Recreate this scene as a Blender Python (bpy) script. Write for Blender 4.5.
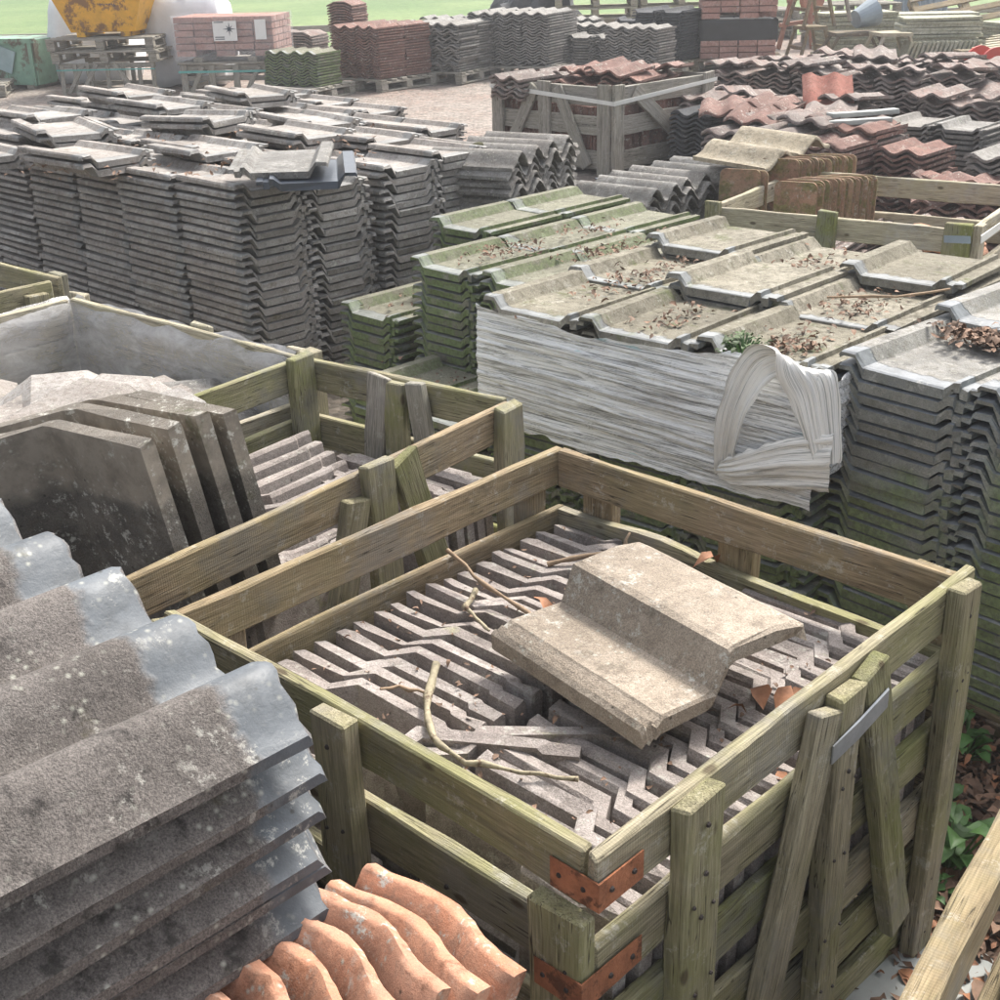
import bpy, bmesh, math, random
import numpy as np
from mathutils import Vector, Matrix, noise

# ------------------------------------------------------------------ camera, sky, sun, exposure
S = bpy.context.scene
for o in list(bpy.data.objects): bpy.data.objects.remove(o)
COL = S.collection
S.render.engine = 'CYCLES'
PITCH, ROLL, FPX, EYE = .414, -.027, 1280.0, 1.85
cam_d = bpy.data.cameras.new('camera'); cam = bpy.data.objects.new('camera', cam_d); COL.objects.link(cam)
cam_d.sensor_width = 36; cam_d.lens = 36 * FPX / 1000; cam_d.clip_start = .05; cam_d.clip_end = 2000
fw = Vector((0, math.cos(PITCH), -math.sin(PITCH))); up0 = Vector((0, math.sin(PITCH), math.cos(PITCH))); rt0 = Vector((1, 0, 0))
rt = rt0 * math.cos(ROLL) + up0 * math.sin(ROLL); up = up0 * math.cos(ROLL) - rt0 * math.sin(ROLL)
cam.matrix_world = Matrix(((rt.x, up.x, -fw.x, 0), (rt.y, up.y, -fw.y, 0), (rt.z, up.z, -fw.z, EYE), (0, 0, 0, 1)))
S.camera = cam
SUN_EL, SUN_AZ = 51, 34          # azimuth measured clockwise from +Y (the view direction)
w = bpy.data.worlds.new('World'); S.world = w; w.use_nodes = True
nt = w.node_tree; nt.nodes.clear()
sky = nt.nodes.new('ShaderNodeTexSky'); sky.sky_type = 'NISHITA'; sky.sun_disc = False
sky.sun_elevation = math.radians(SUN_EL); sky.sun_rotation = math.radians(SUN_AZ); sky.dust_density = 5; sky.air_density = 1.0; sky.ozone_density = .8
hs = nt.nodes.new('ShaderNodeHueSaturation'); hs.inputs['Saturation'].default_value = .35; hs.inputs['Value'].default_value = 1.0
bg = nt.nodes.new('ShaderNodeBackground'); bg.inputs['Strength'].default_value = .15
ow = nt.nodes.new('ShaderNodeOutputWorld')
nt.links.new(sky.outputs[0], hs.inputs['Color']); nt.links.new(hs.outputs[0], bg.inputs['Color']); nt.links.new(bg.outputs[0], ow.inputs['Surface'])
sd = bpy.data.lights.new('sun', 'SUN'); sd.energy = 2.5; sd.angle = math.radians(11); sd.color = (1, .95, .87)
sun = bpy.data.objects.new('sun', sd); COL.objects.link(sun)
el, az = math.radians(SUN_EL), math.radians(SUN_AZ)
sdir = Vector((math.sin(az) * math.cos(el), math.cos(az) * math.cos(el), math.sin(el)))
sun.rotation_euler = sdir.to_track_quat('Z', 'Y').to_euler(); sun.location = (5, 5, 12)
S.view_settings.view_transform = 'Standard'; S.view_settings.look = 'None'; S.view_settings.gamma = 1; S.view_settings.exposure = 1.08
S.cycles.max_bounces = 6

rng = random.Random(7)
def ru(a, b): return rng.uniform(a, b)
def clamp(v, a, b): return max(a, min(b, v))
def gz(y): return .045 * (clamp(y, 3, 9) - 3) + .012 * (clamp(y, 9, 18) - 9)
Z3 = Vector((0, 0, 1))
def ax(yaw): return Vector((math.cos(yaw), math.sin(yaw), 0)), Vector((-math.sin(yaw), math.cos(yaw), 0))

# ------------------------------------------------------------------ materials
def new_mat(name):
    m = bpy.data.materials.new(name); m.use_nodes = True
    t = m.node_tree; t.nodes.clear()
    out = t.nodes.new('ShaderNodeOutputMaterial'); p = t.nodes.new('ShaderNodeBsdfPrincipled')
    t.links.new(p.outputs[0], out.inputs['Surface'])
    return m, t, p
class N:
    """small node-graph helper"""
    def __init__(s, t): s.t = t
    def n(s, typ, **kw):
        x = s.t.nodes.new(typ)
        for k, v in kw.items(): setattr(x, k, v)
        return x
    def put(s, sock, v):
        if isinstance(v, (int, float)): sock.default_value = v
        elif isinstance(v, (tuple, list)): sock.default_value = tuple(v) + ((1,) if len(v) == 3 and len(sock.default_value) == 4 else ())
        else: s.t.links.new(v, sock)
    def math(s, op, a, b=None, c=None):
        x = s.n('ShaderNodeMath', operation=op); s.put(x.inputs[0], a)
        if b is not None: s.put(x.inputs[1], b)
        if c is not None: s.put(x.inputs[2], c)
        return x.outputs[0]
    def vmath(s, op, a, b):
        x = s.n('ShaderNodeVectorMath', operation=op); s.put(x.inputs[0], a); s.put(x.inputs[1], b); return x.outputs[0]
    def noise(s, vec, scale, detail=4, rough=.6, dist=0):
        x = s.n('ShaderNodeTexNoise'); s.put(x.inputs['Vector'], vec); x.inputs['Scale'].default_value = scale
        x.inputs['Detail'].default_value = detail; x.inputs['Roughness'].default_value = rough; x.inputs['Distortion'].default_value = dist
        return x.outputs['Fac']
    def vor(s, vec, scale, feature='F1', rnd=1):
        x = s.n('ShaderNodeTexVoronoi', feature=feature); s.put(x.inputs['Vector'], vec); x.inputs['Scale'].default_value = scale
        x.inputs['Randomness'].default_value = rnd
        return x
    def step(s, v, a, b, lo=0, hi=1):
        x = s.n('ShaderNodeMapRange', interpolation_type='SMOOTHSTEP'); s.put(x.inputs[0], v)
        for i, q in enumerate((a, b, lo, hi)): x.inputs[i + 1].default_value = q
        return x.outputs[0]
    def lin(s, v, a, b, lo=0, hi=1):
        x = s.n('ShaderNodeMapRange'); s.put(x.inputs[0], v)
        for i, q in enumerate((a, b, lo, hi)): x.inputs[i + 1].default_value = q
        return x.outputs[0]
    def mix(s, f, a, b, mode='MIX'):
        x = s.n('ShaderNodeMix', data_type='RGBA', blend_type=mode)
        s.put(x.inputs[0], f); s.put(x.inputs[6], a); s.put(x.inputs[7], b); return x.outputs[2]
    def mul(s, a, b): return s.math('MULTIPLY', a, b)
    def sep(s, v):
        x = s.n('ShaderNodeSeparateXYZ'); s.put(x.inputs[0], v); return x.outputs
    def comb(s, a, b, c):
        x = s.n('ShaderNodeCombineXYZ')
        for i, v in enumerate((a, b, c)): s.put(x.inputs[i], v)
        return x.outputs[0]
    def bump(s, h, strength, dist, normal=None):
        x = s.n('ShaderNodeBump'); x.inputs['Strength'].default_value = strength; x.inputs['Distance'].default_value = dist
        s.put(x.inputs['Height'], h)
        if normal is not None: s.put(x.inputs['Normal'], normal)
        return x.outputs[0]
    def obj(s):
        return s.n('ShaderNodeTexCoord').outputs['Object']
    def rand(s):
        oi = s.n('ShaderNodeObjectInfo').outputs['Random']; ge = s.n('ShaderNodeNewGeometry').outputs['Random Per Island']
        return s.math('FRACT', s.math('ADD', s.mul(oi, 7.31), ge))

def concrete(name, c1, c2, c3, band=None, band_y=None, moss=0.0, mosscol=(.045, .06, .02), pale=.25, spec=.25, grain=.5, worldmoss=False, bandlen=.055, dark=.35, soft=.006, relief=.8, sidemoss=False):
    """granular concrete or clay: three tones, pale lichen, moss; band = smooth bare nose strip near local y = -band_y"""
    m, t, p = new_mat(name); g = N(t)
    co = g.obj(); r = g.rand()
    off = g.vmath('ADD', co, g.comb(g.mul(r, 37.0), g.mul(r, 91.0), g.mul(r, 53.0)))
    n1 = g.noise(off, 7, 5, .65); n2 = g.noise(off, 42, 4, .7); n3 = g.noise(off, 330, 3, .8)
    col = g.mix(g.step(n1, .35, .66), c1, c2)
    col = g.mix(g.step(r, .1, .9), col, g.mix(.55, col, c3))
    col = g.mix(g.step(n2, .48, .62, 0, .75), col, tuple(v * .8 for v in c3))
    gr = g.lin(n3, .25, .75, 1 - grain, 1 + grain)
    col = g.mix(1, col, g.comb(gr, gr, gr), 'MULTIPLY')
    wet = g.step(g.noise(off, 13, 6, .75), .53, .68, 0, min(1, dark * 1.5))
    col = g.mix(wet, col, tuple(v * .28 for v in c1))
    hb = None
    if band is not None:
        sx = g.sep(co)
        edge = g.math('ADD', sx[1], g.lin(g.noise(off, 16, 3), .3, .7, -.016, .016))
        bm = g.step(edge, -band_y + bandlen - soft, -band_y + bandlen + soft, 1, 0)
        ny = g.sep(g.n('ShaderNodeTexCoord').outputs['Normal'])[1]; bm = g.mul(bm, g.step(ny, -.9, -.55, .25, 1))
        bcol = g.mix(g.step(g.noise(off, 14, 5, .7), .38, .68), band, tuple(v * .62 for v in band))
        scr = g.step(g.noise(off, 26, 6, .8, 1.5), .68, .72, 0, .4)
        bcol = g.mix(scr, bcol, (.55, .56, .55))
        col = g.mix(bm, col, bcol); hb = bm
    v = g.vor(off, 60); sp = g.step(v.outputs['Distance'], .0, .33, 1, 0)
    sp = g.mul(sp, g.step(g.noise(off, 9, 3), .46, .62, 0, min(1, pale * 2.2)))
    col = g.mix(sp, col, (.42, .42, .36))
    patch = g.mul(g.step(g.noise(off, 30, 7, .8), .55, .62), g.mul(g.step(g.noise(off, 4, 2), .42, .56), min(1, pale * 1.3)))
    col = g.mix(patch, col, (.5, .49, .44))
    pit = g.vor(off, 34); pm = g.mul(g.step(pit.outputs['Distance'], .05, .14, 1, 0), g.step(g.sep(pit.outputs['Color'])[0], .72, .78))
    col = g.mix(g.mul(pm, .75), col, (.03, .028, .022))
    drift = g.lin(g.noise(off, 2.3, 3, .6), .3, .7, .78, 1.2); col = g.mix(1, col, g.comb(drift, drift, drift), 'MULTIPLY')
    if moss > 0:
        mn = g.noise(off, 9, 6, .7)
        mm = g.step(mn, .66 - moss * .4, .82 - moss * .4)
        if worldmoss:
            geo = g.n('ShaderNodeNewGeometry'); zz = g.sep(geo.outputs['Position'])[2]
            wn = g.noise(geo.outputs['Position'], 3.0, 4)
            mm = g.mul(mm, g.step(g.math('ADD', zz, g.lin(wn, .3, .7, -.35, .35)), .38, .74, 1, .12))
        if sidemoss:
            nz_ = g.math('ABSOLUTE', g.sep(g.n('ShaderNodeTexCoord').outputs['Normal'])[2]); mm = g.mul(mm, g.step(nz_, .45, .9, 1, .07))
        mc = g.mix(g.step(g.noise(off, 70, 3), .35, .65), mosscol, tuple(v * 1.9 for v in mosscol))
        col = g.mix(g.mul(mm, .75), col, mc)
    t.links.new(col, p.inputs['Base Color'])
    rough = g.lin(n2, .3, .7, .78, .95)
    if hb is not None: rough = g.math('SUBTRACT', rough, g.mul(hb, .34))
    t.links.new(rough, p.inputs['Roughness']); p.inputs['Specular IOR Level'].default_value = spec
    h = g.math('ADD', g.mul(n3, .6 if hb is None else g.lin(hb, 0, 1, .6, .08)), g.mul(n2, 1.2 if hb is None else g.lin(hb, 0, 1, 1.2, .35)))
    t.links.new(g.bump(h, relief, .005), p.inputs['Normal'])
    return m

def wood(name, c1, c2, green=(.20, .21, .07), gamt=.5, saw=1.0, dark=.5, rough=.85):
    """weathered sawn timber; the grain runs along local x"""
    m, t, p = new_mat(name); g = N(t)
    co = g.obj(); oi = g.n('ShaderNodeObjectInfo').outputs['Random']
    off = g.vmath('ADD', co, g.comb(g.mul(oi, 41.0), g.mul(oi, 77.0), g.mul(oi, 23.0)))
    gr = g.noise(g.vmath('MULTIPLY', off, (2.2, 38, 38)), 1.6, 6, .7, .6)
    fine = g.noise(g.vmath('MULTIPLY', off, (9, 210, 210)), 1.5, 3, .7)
    big = g.noise(off, 5, 5, .65)
    col = g.mix(g.step(gr, .3, .7), c1, c2)
    col = g.mix(g.step(oi, 0, 1, 0, .35), col, tuple(v * .75 for v in c1))
    f = g.lin(fine, .28, .72, .5, 1.32); col = g.mix(1, col, g.comb(f, f, f), 'MULTIPLY')
    gm = g.mul(g.step(g.noise(off, 3.2, 5, .65), .36, .68), gamt)
    col = g.mix(gm, col, green)
    st = g.step(g.noise(g.vmath('MULTIPLY', off, (1, 1.4, 1.4)), 7, 6, .72), .55, .78, 0, dark)
    col = g.mix(st, col, (.055, .045, .03))
    sl = g.step(g.noise(g.vmath('MULTIPLY', off, (.9, 16, 16)), 2.2, 4, .7), .52, .68, 0, .6); col = g.mix(sl, col, tuple(v * .42 for v in c1))
    wr_ = g.step(g.noise(off, 22, 6, .8), .56, .66, 0, .45); col = g.mix(wr_, col, (.5, .48, .42))
    gp = g.step(g.noise(off, 4.5, 5, .7), .48, .66, 0, .55); col = g.mix(gp, col, tuple((c1[0] + c1[1] + c1[2]) / 3 * v for v in (1.02, .98, .9)))
    ck = g.noise(g.vmath('MULTIPLY', off, (1.6, 60, 60)), 1.8, 2, .5, .3); ckm = g.mul(g.step(g.math('ABSOLUTE', g.math('SUBTRACT', ck, .5)), .0, .018, 1, 0), g.step(g.noise(off, 6, 3), .42, .55)); col = g.mix(g.mul(ckm, .9), col, (.035, .028, .02))
    kn = g.vor(g.vmath('MULTIPLY', off, (1, 2.2, 2.2)), 5.5).outputs['Distance']
    col = g.mix(g.step(kn, .05, .11, .8, 0), col, (.07, .05, .03))
    t.links.new(col, p.inputs['Base Color']); p.inputs['Roughness'].default_value = rough; p.inputs['Specular IOR Level'].default_value = .2
    wv = g.n('ShaderNodeTexWave', wave_type='BANDS', bands_direction='X'); t.links.new(off, wv.inputs['Vector'])
    wv.inputs['Scale'].default_value = 62; wv.inputs['Distortion'].default_value = 3; wv.inputs['Detail'].default_value = 2
    h = g.math('ADD', g.mul(gr, .8), g.math('ADD', g.mul(fine, .5), g.mul(wv.outputs['Fac'], .045 * saw)))
    t.links.new(g.bump(h, .9, .005), p.inputs['Normal'])
    return m

def plain(name, c, rough=.6, metal=0, var=.25, scale=12, spec=.4, bump=.2, rust=None, rustamt=.0, trans=0):
    m, t, p = new_mat(name); g = N(t)
    co = g.obj(); r = g.rand()
    off = g.vmath('ADD', co, g.comb(g.mul(r, 37.0), g.mul(r, 91.0), g.mul(r, 53.0)))
    n1 = g.noise(off, scale, 6, .7)
    f = g.lin(n1, .25, .75, 1 - var, 1 + var)
    col = g.mix(1, c, g.comb(f, f, f), 'MULTIPLY')
    rv = g.lin(r, 0, 1, 1 - var * .7, 1 + var * .7); col = g.mix(1, col, g.comb(rv, rv, rv), 'MULTIPLY')
    if rust: col = g.mix(g.step(g.noise(off, scale * .6, 7, .75), .62 - rustamt * .3, .7 - rustamt * .3), col, rust)
    t.links.new(col, p.inputs['Base Color']); p.inputs['Roughness'].default_value = rough; p.inputs['Metallic'].default_value = metal
    p.inputs['Specular IOR Level'].default_value = spec
    t.links.new(g.bump(g.noise(off, scale * 5, 5, .7), bump, .004), p.inputs['Normal'])
    return m

M = {}
M['conc_grey'] = concrete('conc_grey', (.205, .2, .188), (.31, .3, .28), (.26, .245, .215), band=(.20, .215, .23), band_y=.21, moss=1.0, pale=.3, worldmoss=True, mosscol=(.095, .13, .045), sidemoss=True)
M['conc_wrap'] = concrete('conc_wrap', (.20, .182, .14), (.285, .262, .21), (.17, .155, .115), band=(.21, .22, .22), band_y=.21, bandlen=.042, moss=.3, pale=.3, mosscol=(.06, .07, .025))
M['conc_moss'] = concrete('conc_moss', (.17, .16, .125), (.245, .235, .185), (.17, .165, .12), band=(.2, .21, .2), band_y=.21, moss=.75, pale=.3, mosscol=(.075, .11, .035), sidemoss=True)
M['conc_block'] = concrete('conc_block', (.25, .234, .22), (.40, .382, .36), (.30, .26, .23), band=(.25, .245, .235), band_y=.21, moss=.16, pale=.5, mosscol=(.08, .07, .03))
M['conc_far'] = concrete('conc_far', (.18, .175, .165), (.29, .283, .268), (.22, .2, .18), moss=.14, pale=.45)
M['conc_dark'] = concrete('conc_dark', (.045, .048, .055), (.08, .085, .095), (.06, .06, .062), moss=.0, pale=.15)
M['conc_pile'] = concrete('conc_pile', (.105, .092, .085), (.165, .148, .138), (.13, .115, .105), band=(.105, .118, .132), band_y=.22, moss=.14, pale=.4, spec=.35, grain=.75, bandlen=.085, soft=.012, mosscol=(.05, .045, .02), dark=.6)
M['conc_purple'] = concrete('conc_purple', (.265, .228, .21), (.385, .348, .325), (.31, .27, .245), moss=.14, pale=.5, mosscol=(.2, .2, .1), dark=.25)
M['conc_sand'] = concrete('conc_sand', (.27, .225, .175), (.36, .305, .245), (.30, .25, .2), band=(.32, .27, .215), band_y=.24, bandlen=.015, moss=.0, pale=.6, grain=.55)
M['conc_slab'] = concrete('conc_slab', (.095, .088, .078), (.18, .162, .14), (.14, .122, .10), band=(.28, .245, .2), band_y=.23, bandlen=.13, soft=.025, moss=.25, pale=.7, mosscol=(.05, .05, .025))
M['clay_red'] = concrete('clay_red', (.185, .09, .07), (.26, .145, .115), (.175, .115, .10), moss=.2, pale=.6, mosscol=(.1, .085, .06))
M['clay_mix'] = concrete('clay_mix', (.20, .13, .11), (.27, .225, .205), (.18, .16, .148), moss=.2, pale=.7, mosscol=(.1, .09, .06))
M['clay_bright'] = concrete('clay_bright', (.33, .125, .095), (.4, .18, .14), (.32, .15, .115), moss=.0, pale=.2)
M['terracotta'] = concrete('terracotta', (.43, .195, .115), (.53, .29, .19), (.45, .26, .18), moss=.08, pale=.8, mosscol=(.2, .14, .1), grain=.22, dark=.45, relief=.3)
M['clay_plain'] = concrete('clay_plain', (.27, .15, .10), (.36, .225, .15), (.25, .19, .12), moss=.5, pale=.4, mosscol=(.09, .095, .03), grain=.25)
M['clay_buff'] = concrete('clay_buff', (.31, .265, .195), (.40, .35, .265), (.26, .225, .16), moss=.1, pale=.4, grain=.3)
M['brick'] = concrete('brick', (.38, .21, .17), (.46, .28, .235), (.33, .18, .15), moss=0, pale=.3, grain=.2)
M['stone_pale'] = concrete('stone_pale', (.34, .33, .25), (.45, .44, .36), (.3, .3, .2), moss=.2, pale=.5)
M['wood_green'] = wood('wood_green', (.27, .235, .155), (.40, .355, .25), green=(.215, .22, .08), gamt=.6)
M['wood_brown'] = wood('wood_brown', (.26, .19, .115), (.40, .315, .205), green=(.24, .22, .11), gamt=.4, dark=.6)
M['wood_pale'] = wood('wood_pale', (.42, .37, .27), (.56, .50, .38), green=(.33, .33, .18), gamt=.35, dark=.4)
M['wood_grey'] = wood('wood_grey', (.30, .275, .235), (.44, .41, .36), green=(.26, .26, .17), gamt=.25, saw=.5, dark=.4)
M['wood_mossy'] = wood('wood_mossy', (.25, .23, .13), (.36, .33, .21), green=(.175, .195, .05), gamt=.85)
M['wood_dark'] = wood('wood_dark', (.14, .105, .07), (.22, .17, .12), gamt=.3, dark=.7)
M['wood_orange'] = wood('wood_orange', (.38, .24, .13), (.5, .34, .2), gamt=.15, dark=.3)
M['rust'] = plain('rust', (.25, .10, .05), .9, .1, .5, 34, rust=(.13, .055, .03), rustamt=.35, bump=.6)
M['zinc'] = plain('zinc', (.42, .44, .45), .5, .6, .2, 30)
M['nail'] = plain('nail', (.06, .05, .045), .6, .5)
M['skip_yellow'] = plain('skip_yellow', (.66, .35, .025), .5, 0, .25, 6, rust=(.22, .11, .035), rustamt=.3)
M['tank_green'] = plain('tank_green', (.17, .29, .21), .6, 0, .3, 5, rust=(.12, .10, .07), rustamt=.4)
M['tank_blue'] = plain('tank_blue', (.32, .43, .44), .6, 0, .2, 4)
M['bag_white'] = plain('bag_white', (.74, .76, .78), .55, 0, .08, 9)
M['tarp_black'] = plain('tarp_black', (.025, .026, .028), .4, 0, .3, 8)
M['film_dark'] = plain('film_dark', (.05, .055, .065), .3, 0, .3, 8)
M['red_paint'] = plain('red_paint', (.45, .045, .03), .5, 0, .2, 10)
M['orange_paint'] = plain('orange_paint', (.3, .13, .08), .6, 0, .25, 10, rust=(.2, .1, .06), rustamt=.2)
M['blue_grey'] = plain('blue_grey', (.24, .29, .33), .5, .1, .2, 8)
M['tile_blue'] = plain('tile_blue', (.05, .06, .078), .3, 0, .25, 12)
M['paper'] = plain('paper', (.72, .72, .7), .6, 0, .05, 8)
M['ink'] = plain('ink', (.05, .06, .08), .6)
M['panel_grey'] = plain('panel_grey', (.33, .345, .33), .7, 0, .15, 5)
M['leaf_brown'] = plain('leaf_brown', (.17, .105, .07), .8, 0, .6, 20)
M['leaf_red'] = plain('leaf_red', (.27, .125, .065), .75, 0, .5, 25)
M['leaf_green'] = plain('leaf_green', (.06, .13, .035), .5, 0, .4, 20)
M['twig'] = plain('twig', (.24, .17, .11), .85, 0, .4, 60)
M['twig_lichen'] = plain('twig_lichen', (.27, .235, .16), .85, 0, .5, 70, rust=(.12, .08, .05), rustamt=.3)
M['moss'] = plain('moss', (.06, .058, .022), .95, 0, .5, 60)
M['foliage'] = plain('foliage', (.05, .085, .025), .7, 0, .4, 30)
M['band_white'] = plain('band_white', (.66, .66, .62), .5, 0, .1, 20)
M['band_teal'] = plain('band_teal', (.12, .36, .33), .5, 0, .1, 20)

def film_mat(name, alpha_lo, alpha_hi, base=(.62, .63, .61), uv=False):
    """stretch film weathered into strands along local x"""
    m, t, p = new_mat(name); g = N(t)
    co = g.n('ShaderNodeTexCoord').outputs['UV'] if uv else g.obj()
    s1 = g.noise(g.vmath('MULTIPLY', co, (1.2, 60, 60)), 1.5, 6, .75, .5)
    s2 = g.noise(g.vmath('MULTIPLY', co, (3, 190, 190)), 1.5, 4, .7)
    b = g.noise(co, 4, 4)
    col = g.mix(g.step(g.math('ADD', g.mul(s1, .5), g.mul(s2, .5)), .41, .50), tuple(v * .5 for v in base), base)
    col = g.mix(g.step(b, .56, .74, 0, .3), col, (.42, .36, .33))
    tq = g.mul(g.step(g.noise(g.vmath('MULTIPLY', co, (2.2, 15, 15)), 1.3, 3), .655, .69), .5)
    col = g.mix(tq, col, (.3, .6, .62))
    t.links.new(col, p.inputs['Base Color']); p.inputs['Roughness'].default_value = .28; p.inputs['Specular IOR Level'].default_value = .5
    al = g.lin(g.math('ADD', g.mul(s1, .7), g.mul(s2, .45)), .42, .66, alpha_lo, alpha_hi)
    t.links.new(al, p.inputs['Alpha'])
    h = g.math('ADD', s1, g.mul(s2, .6)); t.links.new(g.bump(h, .8, .006), p.inputs['Normal'])
    return m
M['film'] = film_mat('film', .42, 1.0, (.93, .94, .94))
M['film_strand'] = film_mat('film_strand', .8, 1.0, (.93, .92, .88), True)
def clear_film(name, a, tint=(.75, .76, .78)):
    m, t, p = new_mat(name); g = N(t); co = g.obj()
    n = g.noise(g.vmath('MULTIPLY', co, (1, 1, 2.2)), 7, 6, .7, .35)
    p.inputs['Base Color'].default_value = (*tint, 1); p.inputs['Roughness'].default_value = .25
    t.links.new(g.lin(n, .35, .7, a * .35, a), p.inputs['Alpha'])
    t.links.new(g.bump(n, .8, .01), p.inputs['Normal'])
    return m
M['clear_film'] = clear_film('clear_film', .28)
M['liner'] = clear_film('liner', .62, (.7, .69, .69))

def ground_mat():
    m, t, p = new_mat('yard_ground'); g = N(t); co = g.obj()
    n1 = g.noise(co, .8, 5, .65); n2 = g.noise(co, 9, 5, .7); n3 = g.noise(co, 60, 3, .7)
    v = g.vor(co, 26)
    col = g.mix(g.step(n2, .35, .65), (.085, .07, .055), (.15, .125, .10))
    red = g.mul(g.step(g.math('ADD', g.sep(co)[1], g.lin(n1, .3, .7, -1.5, 1.5)), 8.0, 10.5), .85)
    rc = g.mix(g.step(v.outputs['Distance'], .2, .7), (.27, .185, .15), (.22, .18, .155))
    rc = g.mix(g.step(n1, .42, .6, 0, .75), rc, (.27, .24, .21))
    col = g.mix(red, col, rc)
    cr = g.sep(v.outputs['Color'])[0]; f = g.lin(cr, 0, 1, .65, 1.35)
    col = g.mix(1, col, g.comb(f, f, f), 'MULTIPLY')
    t.links.new(col, p.inputs['Base Color']); p.inputs['Roughness'].default_value = .95
    t.links.new(g.bump(g.math('ADD', g.mul(v.outputs['Distance'], -1), g.mul(n3, .5)), .8, .02), p.inputs['Normal'])
    return m
def field_mat():
    m, t, p = new_mat('field'); g = N(t); co = g.obj()
    n1 = g.noise(co, .25, 5, .65); n2 = g.noise(co, 6, 5, .7)
    col = g.mix(g.step(n1, .35, .65), (.085, .15, .04), (.14, .2, .065))
    f = g.lin(n2, .3, .7, .75, 1.25); col = g.mix(1, col, g.comb(f, f, f), 'MULTIPLY')
    t.links.new(col, p.inputs['Base Color']); p.inputs['Roughness'].default_value = .9
    t.links.new(g.bump(n2, .7, .05), p.inputs['Normal'])
    return m
M['ground'] = ground_mat(); M['field'] = field_mat()

# ------------------------------------------------------------------ object helpers
def setm(o, mat):
    o.material_slots[0].link = 'OBJECT'; o.material_slots[0].material = M[mat]
def mk(name, mesh, mat, parent=None, mtx=None):
    if not mesh.materials: mesh.materials.append(None)
    o = bpy.data.objects.new(name, mesh); COL.objects.link(o); setm(o, mat)
    if parent is not None: o.parent = parent
    if mtx is not None: o.matrix_local = mtx
    return o
def tag(o, label, cat, group=None):
    o['label'] = label; o['category'] = cat
    if group: o['group'] = group
    return o
def struct(o): o['kind'] = 'structure'; return o
def stuff(o): o['kind'] = 'stuff'; return o
def thing(name, label, cat, loc, rz=0, group=None):
    o = bpy.data.objects.new(name, None); COL.objects.link(o); o.empty_display_size = .1
    o.location = loc; o.rotation_euler = (0, 0, rz); return tag(o, label, cat, group)
def frame(x, y, z, o):
    return Matrix(((x.x, y.x, z.x, o[0]), (x.y, y.y, z.y, o[1]), (x.z, y.z, z.z, o[2]), (0, 0, 0, 1)))
def rotz(a): return Matrix.Rotation(a, 4, 'Z')
def T(x, y, z): return Matrix.Translation((x, y, z))
def from_np(name, v, f, smooth=None):
    me = bpy.data.meshes.new(name); me.from_pydata([tuple(a) for a in v], [], [tuple(a) for a in f]); me.update()
    if smooth is not None:
        me.polygons.foreach_set('use_smooth', [True] * len(me.polygons)); me.set_sharp_from_angle(angle=math.radians(smooth))
    return me

_boards = {}
def board_mesh(L, W, Tk, variant, seg=5, rough=1.7):
    key = (round(L, 3), round(W, 3), round(Tk, 3), variant)
    if key in _boards: return _boards[key]
    r = random.Random(hash(key) & 0xffff)
    bm = bmesh.new()
    bend = r.uniform(-.004, .004) * rough * min(1, L); tw = r.uniform(-.02, .02) * rough
    rings = []
    for i in range(seg + 1):
        u = i / seg; x = (u - .5) * L
        b = bend * (1 - (2 * u - 1) ** 2); a = tw * (u - .5)
        ring = []
        for (cy, cz) in ((-1, -1), (1, -1), (1, 1), (-1, 1)):
            y = cy * W / 2 + r.uniform(-1, 1) * .0016 * rough; z = cz * Tk / 2 + r.uniform(-1, 1) * .0012 * rough
            xe = x + (r.uniform(-.003, .003) * rough if i in (0, seg) else 0)
            ring.append(bm.verts.new((xe, y * math.cos(a) - z * math.sin(a), y * math.sin(a) + z * math.cos(a) + b)))
        rings.append(ring)
    for i in range(seg):
        for k in range(4):
            bm.faces.new((rings[i][k], rings[i][(k + 1) % 4], rings[i + 1][(k + 1) % 4], rings[i + 1][k]))
    bm.faces.new(rings[0][::-1]); bm.faces.new(rings[-1])
    bmesh.ops.recalc_face_normals(bm, faces=bm.faces)
    es = [e for e in bm.edges if len(e.link_faces) == 2 and e.calc_face_angle(0) > .8]
    bmesh.ops.bevel(bm, geom=es, offset=min(.0035, Tk * .18), segments=1, affect='EDGES')
    me = bpy.data.meshes.new('board'); bm.to_mesh(me); bm.free()
    _boards[key] = me; return me
def board(name, parent, p0, p1, wdir, W, Tk, mat, variant=None, seg=7, rough=1.7):
    """plank from p0 to p1; wdir = direction of its wide face"""
    p0, p1, wd = Vector(p0), Vector(p1), Vector(wdir)
    x = (p1 - p0); L = x.length; x.normalize(); wd = (wd - x * wd.dot(x)).normalized(); z = x.cross(wd)
    if variant is None: variant = rng.randrange(4)
    return mk(name, board_mesh(L, W, Tk, variant, seg, rough), mat, parent, frame(x, wd, z, (p0 + p1) / 2))

# ------------------------------------------------------------------ roof tile meshes
def prof_flat(Wd):      # one broad pan, raised roll on the left, lower interlock ledge on the right
    h = Wd / 2
    return [(-h, .024), (-h + .006, .031), (-h + .046, .032), (-h + .072, .002), (-h + .076, 0), (h - .090, 0), (h - .086, .002), (h - .064, .022), (h - .050, .023), (h - .048, .010), (h - .026, .010), (h - .024, .014), (h, .013)]
def prof_trough(Wd, j0, j1, hgt):
    h = Wd / 2
    return [(-h, 0), (-h + .03, 0), (j0, 0), (j1, hgt), (h - .06, hgt), (h - .05, hgt - .008), (h, hgt - .008)]
def prof_wave(Wd, n=17, amp=.036, per=.17, ph=.045, pw=1.25):
    out = []
    for i in range(n):
        x = -Wd / 2 + Wd * i / (n - 1); c = .5 + .5 * math.cos(2 * math.pi * (x - ph) / per)
        out.append((x, amp * c ** pw))
    return out
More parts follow.
